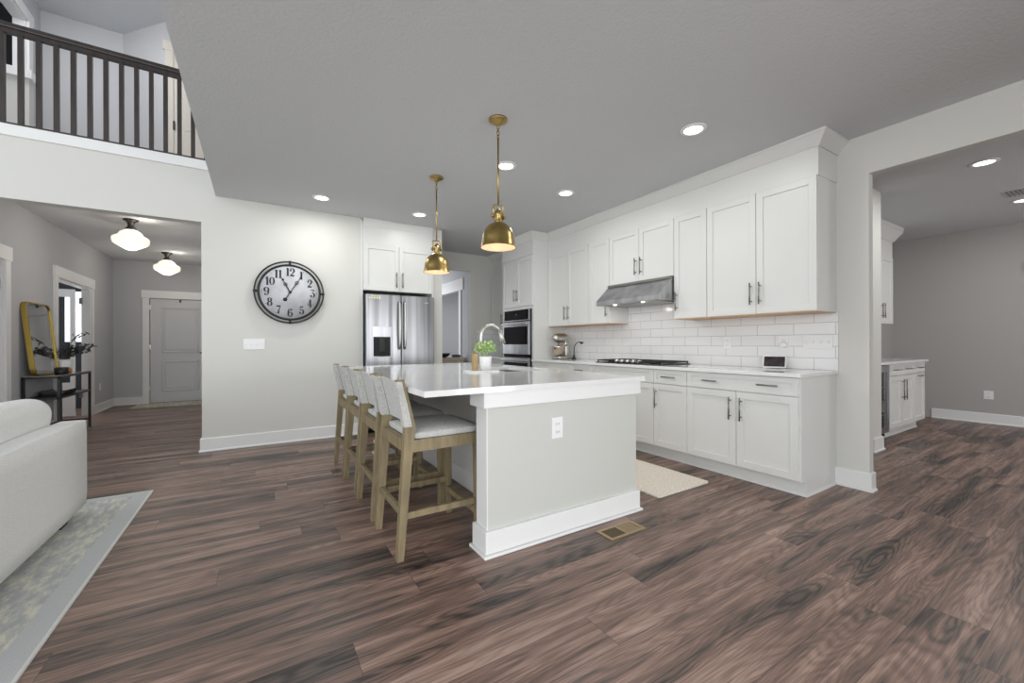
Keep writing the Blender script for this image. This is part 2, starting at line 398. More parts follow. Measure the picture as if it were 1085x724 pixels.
# upper storey
struct(MB().box(-.39, -.27, -4, 7.2, FL2, HU).build('wall_bulkhead', M['upper']))
struct(MB().box(-2.42, -1.62, 7.8, 7.9, FL2, HU).build('wall_upper_back', M['upper']))
struct(MB().prism([(-1.62, 7.8), (-1.07, 7.2), (-1.0, 7.28), (-1.56, 7.88)], 'z', FL2, HU).build('wall_upper_angle', M['upper']))
struct(MB().box(-1.07, -.27, 7.2, 7.3, FL2, HU).build('wall_upper_right', M['upper']))
struct(MB().box(-2.52, -2.42, 5.56, 6.2, FL2, HU).box(-2.52, -2.42, 7.42, 7.9, FL2, HU).box(-2.52, -2.42, 6.2, 7.42, 5.15, HU).build('wall_upper_left', M['upper']))
struct(MB().box(-4, -3.9, 5.6, 8, FL2, HU).box(-4, -2.52, 7.9, 8, FL2, HU).build('wall_upper_room', M['darkdoor']))
struct(MB().box(-2.42, -2.395, 6.1, 7.55, 5.15, 5.27).box(-2.42, -2.395, 7.42, 7.52, FL2, 5.15).box(-2.53, -2.42, 7.40, 7.42, FL2, 5.15).box(-2.53, -2.42, 6.2, 7.40, 5.13, 5.15).build('trim_1', M['trim']))
hw = struct(MB().box(-3.2, -2.10, 6.5, 6.6, FL2, 4.02).build('wall_half', M['wall']))
struct(MB().box(-3.2, -2.075, 6.47, 6.63, 4.02, 4.115, .004).build('trim_2', M['trim']))
# upstairs door
d = struct(MB().box(-1.07, -.98, 7.165, 7.2, FL2, 5.15).box(-1.09, -.3, 7.16, 7.2, 5.15, 5.27).build('trim_3', M['beige']))
d = struct(MB().box(-.98, -.28, 7.175, 7.2, FL2, 5.15).box(-.86, -.4, 7.168, 7.176, FL2 + 1.0, 5.0, .003).box(-.86, -.4, 7.168, 7.176, FL2 + .2, FL2 + .85, .003).build('door_4', M['beige']))
MB().box(-.985, -.965, 7.16, 7.18, 4.08, 4.2).build('hinge', M['black'], d)
# balcony edge trim
struct(MB().box(-6, -.39, YW - .02, YW + .16, FL2 - .095, FL2 + .005, .003).build('trim_4', M['trim']))
# foyer
struct(MB().box(-2.42, -2.32, 5.56, 5.9, 0, H).box(-2.42, -2.32, 5.9, 6.58, 2.06, H).box(-2.42, -2.32, 6.58, 7.93, 0, H).box(-2.42, -2.32, 9.24, 10.45, 0, H).box(-2.42, -2.32, 7.93, 9.24, 2.06, H).build('wall_foyer_left', M['foyer']))
struct(MB().box(-2.42, -1.80, 10.45, 10.55, 0, H).box(-1.80, -.86, 10.51, 10.55, 0, H).box(-.86, -.2, 10.45, 10.55, 0, H).box(-1.80, -.86, 10.45, 10.55, 2.05, H).build('wall_foyer_end', M['foyer']))  # includes an unseen backing added behind the door to stop light leaks
struct(MB().box(-.3, -.2, 5.56, 10.45, 0, H).build('wall_foyer_right', M['foyer']))
struct(MB().box(-4.6, -4.5, 7, 10.5, 0, H).box(-4.6, -2.42, 10.4, 10.5, 0, H).box(-4.6, -2.42, 7, 7.1, 0, H).build('wall_study', M['darkdoor']))
# hall beyond the kitchen
struct(MB().box(3.4, 3.5, 6.74, 7.35, 0, H).box(3.4, 3.5, 8.9, 10, 0, H).box(3.4, 3.5, 7.35, 8.9, 2.2, H).build('wall_hall_right', M['foyer']))
struct(MB().box(.9, 3.5, 10, 10.1, 0, H).build('wall_hall_end', M['foyer']))
struct(MB().box(1.5, 1.6, 6.3, 10, 0, H).build('wall_hall_left', M['foyer']))
struct(MB().box(4.9, 5, 6.9, 10, 0, H).box(3.5, 5, 9.9, 10, 0, H).box(3.5, 5, 6.8, 6.9, 0, H).build('wall_hall_room', M['foyer']))
struct(MB().box(3.375, 3.4, 7.25, 9.0, 2.2, 2.43).box(3.375, 3.4, 7.35, 7.44, 0, 2.2).build('trim_5', M['trim']))
# nook to the right
struct(MB().box(8.7, 8.8, -4, 2.46, 0, H).build('wall_nook_end', M['grey']))
struct(MB().box(5.65, 8.8, 2.36, 2.46, 0, H).build('wall_nook_back', M['grey']))
struct(MB().box(5.42, 5.66, 1.62, 2.46, 0, H).build('wall_nook_stub', M['wall']))
struct(MB().box(4.05, 5.42, 2.1, 2.2, 0, H).build('wall_nook_side', M['grey']))
struct(MB().box(8.675, 8.7, .87, .97, 0, 2.07).box(8.67, 8.7, -.3, 1.0, 2.07, 2.2).build('trim_6', M['trim']))

BB = [(0, 0), (.026, 0), (.026, .012), (.016, .02), (.016, .136), (.012, .142), (0, .142)]
def base(name, path): return struct(MB().sweep(path, BB).build('baseboard_' + name, M['trim']))
base('back', [(OX, YW + .13), (OX, YW), (1.105, YW)])
base('right', [(XW, 1.425), (XW, 1.21), (XW + .075, 1.21)])
base('foyer_left', [(-2.32, 9.34), (-2.32, 10.45), (-1.9, 10.45)])
base('foyer_mid', [(-2.32, 6.68), (-2.32, 7.82)])
base('nook_end', [(8.7, 1.9), (8.7, .97)])
base('nook_stub', [(5.42, 2.1), (5.42, 1.62), (5.66, 1.62), (5.66, 1.75)])
# ------------------------------------------------------------------ foyer doors
def casing(name, x, y0, y1, ztop=2.06, wd=.1):
    return struct(MB().box(x, x + .022, y0 - wd, y0, 0, ztop).box(x, x + .022, y1, y1 + wd, 0, ztop).box(x, x + .03, y0 - wd - .015, y1 + wd + .015, ztop, ztop + .15)
                  .box(x - .1, x, y0, y0 + .02, 0, ztop - .02).box(x - .1, x, y1 - .02, y1, 0, ztop - .02).box(x - .1, x, y0, y1, ztop - .02, ztop).build(name, M['trim']))
casing('trim_7', -2.32, 7.93, 9.24); casing('trim_8', -2.32, 5.9, 6.58)
d = struct(MB().box(-2.375, -2.345, 5.93, 6.55, .01, 2.03, .002).build('door_5', M['door']))
for z in (.3, 1.75): MB().box(-2.35, -2.33, 6.53, 6.57, z, z + .1).build('hinge', M['chrome'], d)
# front door
struct(MB().box(-1.90, -1.80, 10.425, 10.45, 0, 2.05).box(-.86, -.76, 10.425, 10.45, 0, 2.05).box(-1.915, -.745, 10.415, 10.45, 2.05, 2.2).build('trim_9', M['trim']))
def recess_panel(mb, x0, x1, z0, z1, y, dpt=.008, fr=.03):
    [mb.box(a, b, y - .014, y + .002, c, e, .005) for a, b, c, e in ((x0, x0 + fr, z0, z1), (x1 - fr, x1, z0, z1), (x0, x1, z0, z0 + fr), (x0, x1, z1 - fr, z1))]; mb.box(x0 + fr * 1.8, x1 - fr * 1.8, y - .010, y, z0 + fr * 1.8, z1 - fr * 1.8, .006)
fd = MB(); fd.box(-1.79, -.87, 10.46, 10.50, .01, 2.04)
recess_panel(fd, -1.62, -1.04, .98, 1.88, 10.46); recess_panel(fd, -1.62, -1.04, .22, .82, 10.46)
d = struct(fd.build('door_1', M['door']))
lk = MB().box(-.975, -.915, 10.43, 10.46, 1.04, 1.18, .006).build('keypad_lock', M['black'], d)
MB().tube([(-.945, 10.46, .98), (-.945, 10.40, .98), (-1.02, 10.395, .97)], .011).lathe([(.03, 0), (.03, .012)], (-.945, 10.448, .98), 16, 'y').build('door_handle', M['black'], d)
for z in (.25, 1.05, 1.82): MB().box(-1.80, -1.775, 10.44, 10.46, z, z + .1).build('hinge', M['chrome'], d)
MB().box(-1.345, -1.315, 10.44, 10.46, 1.985, 2.035, .003).build('door_sensor', M['black'], d)
# open french door in the study
fr = MB()
for a, b_, c, e in ((-2.47, -2.52, .02, 2.02), (-3.10, -3.2, .02, 2.02)): fr.box(b_, a, 9.12, 9.16, c, e)
fr.box(-3.1, -2.52, 9.12, 9.16, .02, .55).box(-3.1, -2.52, 9.12, 9.16, 1.90, 2.02)
d = struct(fr.build('door_2', M['trim']))
MB().box(-3.1, -2.52, 9.137, 9.143, .55, 1.90).build('glass_pane', M['glass'], d)
for z in (.3, 1.05, 1.8): MB().box(-2.44, -2.40, 9.19, 9.225, z, z + .1).build('hinge', M['chrome'], d)
# study window seen through it
struct(MB().box(-2.93, -2.46, 10.37, 10.4, 1.2, 2.1).build('window_1', mat('window_daylight', (240, 244, 250), .5, emit=(236, 242, 250), es=1.1)))

# ------------------------------------------------------------------ cabinet kit (local: x right, y back, z up, front at y=0)
def shaker(w_, h_, t=.02, fr=.058, rec=.011):
    mb = MB(); g = .0024
    mb.box(g, fr, 0, t, g, h_ - g, .0012).box(w_ - fr, w_ - g, 0, t, g, h_ - g, .0012)
    mb.box(fr, w_ - fr, 0, t, g, fr, .0008).box(fr, w_ - fr, 0, t, h_ - fr, h_ - g, .0008)
    mb.box(fr - .002, w_ - fr + .002, rec, t, fr - .002, h_ - fr + .002); return mb
def pull(vert, L_=.19):
    mb = MB(); r = .0062; st = .032; e = L_ / 2
    if vert:
        mb.tube([(0, -st, -e), (0, -st, e)], r, 10)
        for s in (-1, 1): mb.tube([(0, -st, s * (e - .03)), (0, .001, s * (e - .03))], r * .85, 8)
    else:
        mb.tube([(-e, -st, 0), (e, -st, 0)], r, 10)
        for s in (-1, 1): mb.tube([(s * (e - .03), -st, 0), (s * (e - .03), .001, 0)], r * .85, 8)
    return mb
def cabinet(name, label, cat, loc, rz, w_, z0, z1, depth, fronts, toe=False, group=None, bottom=None, pm='pull', endside=None):
    t = thing(name, label, cat, group=group)
    b = MB()
    if toe:
        b.box(0, w_, .021, depth, .115, z1).box(0, w_, .10, depth, .0, .115)
        b.box(0, w_, .088, .10, 0, .115)
        if endside: b.box(w_, w_ + .012, .021, depth, .115, z1).box(w_, w_ + .012, .088, depth, 0, .115).sweep([(0, .088), (w_ + .012, .088), (w_ + .012, depth)][::1], [(0, 0), (.014, 0), (.012, .008), (.004, .018), (0, .018)])
        else: b.sweep([(0, .088), (w_, .088)], [(0, 0), (.014, 0), (.012, .008), (.004, .018), (0, .018)])
    else:
        b.box(0, w_, .021, depth, z0, z1)
    b.build('cabinet_body', M['cab'], t)
    if bottom: MB().box(.0, w_, .003, depth, z0 - .006, z0 - .0005).build('underside', M['maple'], t, 'bare maple underside')
    for f in fronts:
        kind, x0, x1, a, c = f[:5]; fr = .058 if kind != 'drawer' else .04
        mb = shaker(x1 - x0, c - a, fr=fr) if kind != 'slab' else MB().box(.0015, x1 - x0 - .0015, 0, .02, .0015, c - a - .0015, .0015)
        mb.xform(Matrix.Translation((x0, 0, a)))
        o = mb.build('drawer' if kind in ('drawer', 'slab') else 'door', M['cab'], t)
        for (hx, hz, vert, L_) in f[5]:
            pull(vert, L_).xform(Matrix.Translation((hx, 0, hz))).build('handle', M[pm], o)
    t.location = loc; t.rotation_euler = (0, 0, rz); return t
RZ = -PI / 2
XB = 3.36; XU = 3.64; DB = XW - XB - .004; DU = XW - XU - .004
def Rrun(y): return y
hz_d = .815
# base run, right end first: (Yhi, Ylo)
def dd(w_, lab, y, extra=None, **k):  # two doors under one wide drawer
    return cabinet('base_cabinet', lab, 'cabinet', (XB, y, 0), RZ, w_, 0, .885, DB,
        [('drawer', 0, w_, .745, .885, [(w_ * .26, hz_d, False, .13), (w_ * .78, hz_d, False, .15)]),
         ('door', 0, w_ / 2, .122, .742, [(w_ / 2 - .045, .60, True, .19)]), ('door', w_ / 2, w_, .122, .742, [(w_ / 2 + .045, .60, True, .19)])], toe=True, **k)
dd(.915, 'white double-door base cabinet with one wide drawer, last before the wall opening', 2.349, endside=True)
cabinet('base_cabinet', 'narrow white base cabinet with one drawer just right of the cooktop', 'cabinet', (XB, 2.726, 0), RZ, .377, 0, .885, DB,
        [('drawer', 0, .377, .745, .885, [(.19, hz_d, False, .15)]), ('door', 0, .377, .122, .742, [(.04, .60, True, .19)])], toe=True)
cabinet('base_cabinet', 'white base cabinet directly under the gas cooktop', 'cabinet', (XB, 3.632, 0), RZ, .906, 0, .885, DB,
        [('drawer', 0, .906, .745, .885, []), ('door', 0, .453, .122, .742, [(.41, .60, True, .19)]), ('door', .453, .906, .122, .742, [(.50, .60, True, .19)])], toe=True)
cabinet('base_cabinet', 'narrow white base cabinet between the cooktop and the mixer, mostly behind the island', 'cabinet', (XB, 4.012, 0), RZ, .38, 0, .885, DB,
        [('drawer', 0, .38, .745, .885, [(.19, hz_d, False, .15)]), ('door', 0, .38, .122, .742, [(.04, .60, True, .19)])], toe=True)
cabinet('base_cabinet', 'white base cabinet below the stand mixer, against the oven tower', 'cabinet', (XB, 4.838, 0), RZ, .826, 0, .885, DB,
        [('drawer', 0, .826, .745, .885, []), ('door', 0, .413, .122, .742, [(.37, .60, True, .19)]), ('door', .413, .826, .122, .742, [(.456, .60, True, .19)])], toe=True)
tag(MB().box(XB - .028, XW - .013, 1.405, 4.838, .887, .917, .003).build('countertop', M['quartz']), 'long white quartz countertop along the tiled kitchen wall', 'countertop')
# backsplash
struct(MB().box(XW - .012, XW - .0005, 1.405, 4.84, .90, 1.385).box(XW - .012, XW - .0005, 2.69, 3.60, 1.385, 1.84).build('trim_10', M['tile']))
# uppers
ZU0, ZU1 = 1.392, 2.436
def up(y, w_, lab, fronts, z0=ZU0, **k): return cabinet('wall_cabinet', lab, 'cabinet', (XU, y, 0), RZ, w_, z0, ZU1, DU, fronts, bottom=True, **k)
def two(w_, z0, hz, L_=.19): return [('door', 0, w_ / 2, z0, ZU1, [(w_ / 2 - .038, hz, True, L_)]), ('door', w_ / 2, w_, z0, ZU1, [(w_ / 2 + .038, hz, True, L_)])]
up(2.327, .907, 'white double-door wall cabinet at the right end of the run, above the small display', two(.907, ZU0, 1.568))
up(2.690, .361, 'narrow single-door white wall cabinet just right of the range hood', [('door', 0, .361, ZU0, ZU1, [(.038, 1.568, True, .19)])])
up(3.600, .908, 'short white double-door wall cabinet directly above the range hood', two(.908, 1.842, 2.01), 1.842)
up(3.968, .366, 'narrow single-door white wall cabinet just left of the range hood', [('door', 0, .366, ZU0, ZU1, [(.325, 1.568, True, .19)])])
up(4.836, .866, 'white double-door wall cabinet above the stand mixer, beside the oven tower', two(.866, ZU0, 1.565))
# frieze and crown over the kitchen cabinets
CR = [(0, 2.655), (.01, 2.655), (.016, 2.662), (.07, 2.728), (.08, 2.735), (.08, H), (0, H)]
struct(MB().box(XU + .006, XW, 1.412, 4.84, ZU1, 2.70).build('trim_11', M['cab']))
struct(MB().sweep([(XU + .006, 4.838), (XU + .006, 1.412), (XW, 1.412)], CR).build('trim_12', M['cab']))
# oven tower
tw = cabinet('oven_tower', 'tall white cabinet tower holding the double wall ovens', 'cabinet', (XB, 5.70, 0), RZ, .86, 0, 2.44, DB,
        [('door', .01, .43, 1.70, 2.436, [(.43 - .04, 1.875, True, .18)]), ('door', .43, .85, 1.70, 2.436, [(.47, 1.875, True, .18)]), ('drawer', .01, .85, .122, .38, [(.43, .25, False, .19)])], toe=True)
struct(MB().box(XB + .006, XW, 4.84, 5.70, 2.44, 2.70).build('trim_13', M['cab']))
struct(MB().sweep([(XB + .006, 5.70), (XB + .006, 4.84), (XU - .02, 4.84)], CR).build('trim_14', M['cab']))
ov = thing('wall_oven', 'stainless double wall oven with black glass doors in the white tower', 'oven', (XB + .018, 5.27, .42))
MB().box(XB + .0, XB + .0205, 4.885, 5.655, .42, 1.655, .002).build('oven_housing', M['glassb'], ov)
MB().box(XB - .014, XB + .0, 4.90, 5.645, 1.50, 1.648, .003).build('control_panel', M['glassb'], ov)
MB().box(XB - .016, XB + .0, 4.90, 4.93, 1.50, 1.648, .002).box(XB - .016, XB + .0, 5.615, 5.645, 1.50, 1.648, .002).box(XB - .016, XB, 4.90, 5.645, 1.490, 1.50).build('panel_trim', M['steel'], ov)
MB().box(XB - .0165, XB - .013, 5.24, 5.30, 1.565, 1.60).build('oven_display', M['screen'], ov)
for z0, z1 in ((.98, 1.475), (.44, .93)):
    dr = MB().box(XB - .026, XB, 4.90, 5.645, z0, z1, .003).build('oven_door', M['steel'], ov)
    MB().box(XB - .029, XB - .025, 4.94, 5.605, z0 + .15, z1 - .075, .001).build('oven_window', M['glassb'], dr)
    MB().box(XB - .075, XB - .055, 4.92, 5.625, z1 - .05, z1 - .022, .006, 2).box(XB - .06, XB - .02, 4.94, 4.96, z1 - .045, z1 - .027).box(XB - .06, XB - .02, 5.585, 5.605, z1 - .045, z1 - .027).build('oven_handle', M['chrome'], dr)

# coffee corner past the tower
cabinet('base_cabinet', 'white base cabinet in the corner beyond the oven tower', 'cabinet', (XB, 6.615, 0), RZ, .905, 0, .885, DB,
        [('drawer', 0, .905, .745, .885, [(.45, hz_d, False, .19)]), ('door', 0, .4525, .122, .742, [(.41, .6, True, .19)]), ('door', .4525, .905, .122, .742, [(.495, .6, True, .19)])], toe=True)
tag(MB().box(XB - .028, XW - .013, 5.702, 6.607, .887, .917, .003).build('countertop', M['quartz']), 'short quartz countertop in the corner beyond the oven tower', 'countertop')
struct(MB().box(XW - .012, XW - .0005, 5.70, 6.61, .917, 1.392).build('trim_15', M['tile']))
struct(MB().box(3.385, XW - .012, 6.608, 6.6195, .917, 1.392).box(3.372, 3.385, 6.606, 6.6195, .917, 1.392).build('trim_16', M['tile_side']))
cabinet('wall_cabinet', 'white wall cabinet in the corner beyond the oven tower', 'cabinet', (XU + .02, 6.615, 0), RZ, .905, 1.392, 2.45, DU - .02,
        [('door', 0, .4525, 1.392, 2.45, [(.41, 1.568, True, .19)]), ('door', .4525, .905, 1.392, 2.45, [(.495, 1.568, True, .19)])])
struct(MB().box(XU + .03, XW, 5.70, 6.62, 2.45, 2.66).sweep([(XU + .03, 6.62), (XU + .03, 5.70)], CR).build('trim_17', M['cab']))

# ------------------------------------------------------------------ range hood
rh = thing('range_hood', 'slanted stainless steel range hood over the gas cooktop', 'range hood', (3.7, 3.145, 1.585))
MB().prism([(3.965, 1.60), (3.43, 1.585), (3.415, 1.590), (3.415, 1.635), (3.62, 1.825), (3.62, 1.838), (3.965, 1.838)], 'y', 2.70, 3.592).build('canopy', M['steel'], rh)
MB().box(3.50, 3.92, 2.78, 3.52, 1.584, 1.590).build('grease_filter', M['pull'], rh)
for y in (2.95, 3.35): MB().lathe([(.018, 0), (.018, .006), (0, .006)], (3.475, y, 1.578), 16).build('hood_lamp', M['hoodlamp'], rh)
MB().prism([(3.60, 1.812), (3.619, 1.829), (3.619, 1.839), (3.60, 1.839)], 'y', 2.70, 3.592).build('top_strip', M['pull'], rh)
for y in (2.95, 3.35):
    l = area('hood_light', (3.5, y, 1.57), (3.62, y, .9), .06, .06, .7, (1, .93, .85))

# ------------------------------------------------------------------ cooktop
ck = thing('cooktop', 'black and steel gas cooktop with five burners set in the countertop', 'cooktop', (3.65, 3.145, .917))
MB().box(3.41, 3.91, 2.69, 3.60, .917, .926, .003).build('cooktop_tray', M['black'], ck)
for i in range(3):
    y0 = 2.70 + i * .30; g = MB(); z = .953
    x0 = 3.43 if i != 1 else 3.52
    for (a, b_, c, e) in ((x0, 3.89, y0, y0 + .014), (x0, 3.89, y0 + .277, y0 + .291), (x0, x0 + .014, y0, y0 + .291), (3.876, 3.89, y0, y0 + .291), (x0, 3.89, y0 + .138, y0 + .152), (3.65, 3.664, y0, y0 + .291)):
        g.box(a, b_, c, e, z - .014, z)
    for xx in (x0 + .002, 3.878):
        for yy in (y0 + .002, y0 + .279): g.box(xx, xx + .01, yy, yy + .01, .926, z - .012)
    g.build('grate', M['black'], ck)
for (x, y) in ((3.53, 2.85), (3.78, 2.85), (3.70, 3.145), (3.53, 3.45), (3.78, 3.45)):
    MB().lathe([(.045, 0), (.045, .010), (.03, .012), (.03, .02), (0, .02)], (x, y, .926), 20).build('burner', M['dark'], ck)
for k in range(5):
    MB().lathe([(.027, 0), (.025, .032), (.018, .036), (0, .036)], (3.455, 2.985 + k * .08, .926), 20).build('knob', M['chrome'], ck)

# ------------------------------------------------------------------ stand mixer in the corner
mx_ = thing('stand_mixer', 'silver stand mixer with a steel bowl in the corner by the oven tower', 'mixer', (3.78, 4.70, .917))
cx, cy, cz = 3.74, 4.66, .917
MB().blob(cx - .11, cx + .15, cy - .09, cy + .09, cz, cz + .045, .02).blob(cx + .04, cx + .13, cy - .05, cy + .05, cz + .02, cz + .27, .03).build('mixer_stand', M['chrome'], mx_)
MB().lathe([(0, -.155), (.035, -.15), (.055, -.12), (.066, -.05), (.068, .03), (.060, .09), (.04, .115), (0, .122)], (cx - .0, cy, cz + .305), 28, 'x').build('motor_head', M['chrome'], mx_)
MB().lathe([(.0, 0), (.05, .0), (.085, .04), (.098, .12), (.101, .14), (.096, .14), (.08, .045), (0, .01)], (cx - .05, cy, cz + .05), 28).build('mixing_bowl', mat('bowl_steel', (205, 190, 175), .2, 1), mx_)
MB().tube([(cx - .05, cy, cz + .26), (cx - .05, cy, cz + .12)], .012).torus((cx - .05, cy, cz + .13), .03, .005, 'y', 20, 6).build('beater', M['pull'], mx_)
MB().tube([(cx + .04, cy - .055, cz + .2), (cx + .04, cy - .08, cz + .2)], .012).build('speed_knob', M['black'], mx_)
gl = thing('gooseneck_lamp', 'small black gooseneck arm on the counter just right of the stand mixer', 'lamp', (3.86, 4.54, .917))
MB().lathe([(.035, 0), (.035, .012), (.014, .022), (.012, .06), (0, .06)], (3.86, 4.52, .917), 20).build('lamp_base', M['black'], gl)
MB().tube([(3.86, 4.52, .97), (3.86, 4.52, 1.02), (3.86, 4.51, 1.10), (3.855, 4.45, 1.155), (3.85, 4.39, 1.165), (3.85, 4.355, 1.155)], .0065).build('flexible_neck', M['black'], gl)
MB().box(3.835, 3.865, 4.32, 4.37, 1.135, 1.165, .006).build('lamp_head', M['black'], gl)

# small display on the counter
sd = thing('smart_display', 'small white tabletop display with dark screen on the counter, below the wall sockets', 'display', (3.86, 1.83, .917))
tl = Matrix.Translation((3.85, 1.83, .925)) @ Matrix.Rotation(math.radians(18), 4, 'Z') @ Matrix.Rotation(math.radians(20), 4, 'Y')
MB().box(0, .012, -.088, .088, 0, .115, .005, 2).xform(tl).build('display_case', M['plate'], sd)
MB().box(-.0012, .001, -.079, .079, .010, .103).xform(tl).build('screen', M['screen'], sd)
MB().blob(3.885, 3.945, 1.78, 1.89, .917, .975, .012).build('display_stand', M['plate'], sd)

def outlet(name, label, c, axis, w_=.075, h_=.12, kind='outlet', gangs=1):
    """plate on a wall: axis 'x-' faces -X, 'y-' faces -Y"""
    t = thing(name, label, 'socket' if kind == 'outlet' else 'light switch', c)
    def bx(mb, u0, u1, d0, d1, z0, z1, bev=.001):
        if axis == 'y-': return mb.box(c[0] + u0, c[0] + u1, c[1] - d1, c[1] - d0, c[2] + z0, c[2] + z1, bev)
        return mb.box(c[0] - d1, c[0] - d0, c[1] + u0, c[1] + u1, c[2] + z0, c[2] + z1, bev)
    if axis == 'x+':
        def bx(mb, u0, u1, d0, d1, z0, z1, bev=.001): return mb.box(c[0] + d0, c[0] + d1, c[1] + u0, c[1] + u1, c[2] + z0, c[2] + z1, bev)
    bx(MB(), -w_ / 2, w_ / 2, 0, .006, -h_ / 2, h_ / 2, .0015).build('cover_plate', M['plate'], t)
    for g in range(gangs):
        u = (g - (gangs - 1) / 2) * (w_ / gangs)
        if kind == 'outlet':
            for s in (-1, 1):
                r = bx(MB(), u - .017, u + .017, .005, .009, s * .024 - .015, s * .024 + .015, .003).build('receptacle', M['plate'], t)
                mb = MB(); bx(mb, u - .009, u - .006, .0085, .0095, s * .024 - .006, s * .024 + .007, 0); bx(mb, u + .006, u + .009, .0085, .0095, s * .024 - .006, s * .024 + .007, 0); mb.build('slots', M['pull'], r)
        else:
            bx(MB(), u - .006, u + .006, .005, .014, -.012, .012, .002).build('toggle', M['trim'], t)
    return t
outlet('wall_outlet', 'white wall socket on the tile, left of the display', (3.967, 2.315, 1.145), 'x-')
o = outlet('wall_outlet', 'wall socket with a round plug-in night light, above the display', (3.967, 1.805, 1.145), 'x-')
tag(MB().lathe([(.0, -.03), (.022, -.028), (.028, -.012), (.028, 0), (0, 0)], (3.958, 1.80, 1.125), 20, 'x').build('night_light', M['pot']), 'round white plug-in night light in the tile wall socket', 'night light')
outlet('switch_plate', 'wide white switch plate on the tile nearest the wall opening', (3.967, 1.545, 1.15), 'x-', .21, .12, 'switch', 4)
outlet('switch_plate', 'four-gang white switch plate on the wall below the clock', (-.042, 5.43, 1.145), 'y-', .205, .118, 'switch', 4)
outlet('wall_outlet', 'white wall socket low on the far wall of the right-hand room', (8.7, 1.33, .40), 'x-', .09, .12)
outlet('wall_outlet', 'white wall socket low on the foyer wall beside the study door', (-2.32, 9.70, .42), 'x+')

# ------------------------------------------------------------------ fridge and its cabinet
YF = 5.40
cabinet('wall_cabinet', 'white double-door cabinet directly above the refrigerator', 'cabinet', (1.135, YF, 0), 0, .915, 1.835, 2.43, .6,
        [('door', .0, .4575, 1.835, 2.43, [(.4575 - .04, 1.985, True, .2)]), ('door', .4575, .915, 1.835, 2.43, [(.4575 + .04, 1.985, True, .2)])])
struct(MB().box(1.134, 2.06, YF + .008, 6.1, 2.43, 2.70).box(1.106, 1.134, YW + .001, 6.1, 2.43, 2.74).sweep([(1.134, YF + .008), (2.06, YF + .008)], [(o * .4, z) for o, z in CR]).build('trim_18', M['cab']))
struct(MB().box(2.05, 2.075, YF + .004, 6.1, 0, 2.43).box(1.106, 1.133, YF + .03, 6.1, 0, 2.43).build('trim_19', M['cab']))
fg = thing('refrigerator', 'stainless steel french-door refrigerator with a water dispenser', 'refrigerator', (1.59, 5.7, 0))
MB().box(1.14, 2.045, 5.36, 6.08, .03, 1.785, .004).build('fridge_case', M['dark'], fg)
dl = MB().box(1.143, 1.585, 5.29, 5.355, .76, 1.78, .012, 3).build('fridge_door', M['fridge'], fg)
drr = MB().box(1.591, 2.04, 5.29, 5.355, .76, 1.78, .012, 3).build('fridge_door', M['fridge'], fg)
fz = MB().box(1.143, 2.04, 5.29, 5.355, .08, .75, .012, 3).build('freezer_drawer', M['fridge'], fg)
def bow(x, z0, z1):
    return [(x, 5.29, z0), (x, 5.25, z0 + .015)] + [(x, 5.245 - .022 * math.sin(PI * k / 10), z0 + .03 + (z1 - z0 - .06) * k / 10) for k in range(11)] + [(x, 5.25, z1 - .015), (x, 5.29, z1)]
MB().tube(bow(1.553, 1.08, 1.69), .013, 12).build('handle', M['chrome'], dl)
MB().tube(bow(1.623, 1.08, 1.69), .013, 12).build('handle', M['chrome'], drr)
MB().tube([(1.22, 5.29, .68), (1.22, 5.24, .68), (1.96, 5.24, .68), (1.96, 5.29, .68)], .013, 12).build('handle', M['chrome'], fz)
MB().box(1.215, 1.455, 5.282, 5.292, .975, 1.365, .003).build('dispenser_frame', M['steel'], dl)
MB().box(1.228, 1.442, 5.279, 5.284, .985, 1.235, .002).build('dispenser_recess', M['dark'], dl)
MB().box(1.30, 1.37, 5.268, 5.28, 1.04, 1.22, .004).box(1.24, 1.43, 5.262, 5.28, .985, .998).build('dispenser_paddle', M['black'], dl)
mg = MB()
for i in range(5):
    for j in range(2):
        if not (j == 1 and i in (0,)): mg.box(1.175 + i * .030, 1.198 + i * .030, 5.2815, 5.2885, 1.715 + j * .026, 1.737 + j * .026, .002)
tag(mg.build('fridge_magnet', M['magnet']), 'pale yellow cluster of magnets at the top left of the refrigerator', 'magnet')
MB().box(1.90, 1.955, 5.288, 5.2905, 1.69, 1.70).build('badge', M['chrome'], drr)

# ------------------------------------------------------------------ wall clock
cl = thing('wall_clock', 'large round black-rimmed wall clock with big numerals on the pale wall', 'clock', (.311, 5.42, 1.745))
cc = (.311, 5.385, 1.745); RC = .305
MB().lathe([(RC, -.012), (RC, .04), (0, .04)], (cc[0], 5.38, cc[2]), 64, 'y').build('clock_case', M['black'], cl)
MB().torus((cc[0], 5.372, cc[2]), .312, .014, 'y', 72, 8).build('rim', M['black'], cl)
MB().torus((cc[0], 5.372, cc[2]), .352, .009, 'y', 72, 8).build('outer_ring', M['black'], cl)
lg = MB()
for a in range(4):
    ca, sa = math.cos(a * PI / 2), math.sin(a * PI / 2)
    lg.tube([(cc[0] + .31 * ca, 5.372, cc[2] + .31 * sa), (cc[0] + .365 * ca, 5.372, cc[2] + .365 * sa)], .013, 10)
    lg.tube([(cc[0] + .352 * ca, 5.372, cc[2] + .352 * sa), (cc[0] + .352 * ca, 5.43, cc[2] + .352 * sa)], .006, 8)
lg.build('ring_posts', M['black'], cl)
fc = MB().lathe([(0, .004), (.302, .004), (.302, 0), (0, 0)], (cc[0], 5.366, cc[2]), 64, 'y').build('clock_face', M['face'], cl)
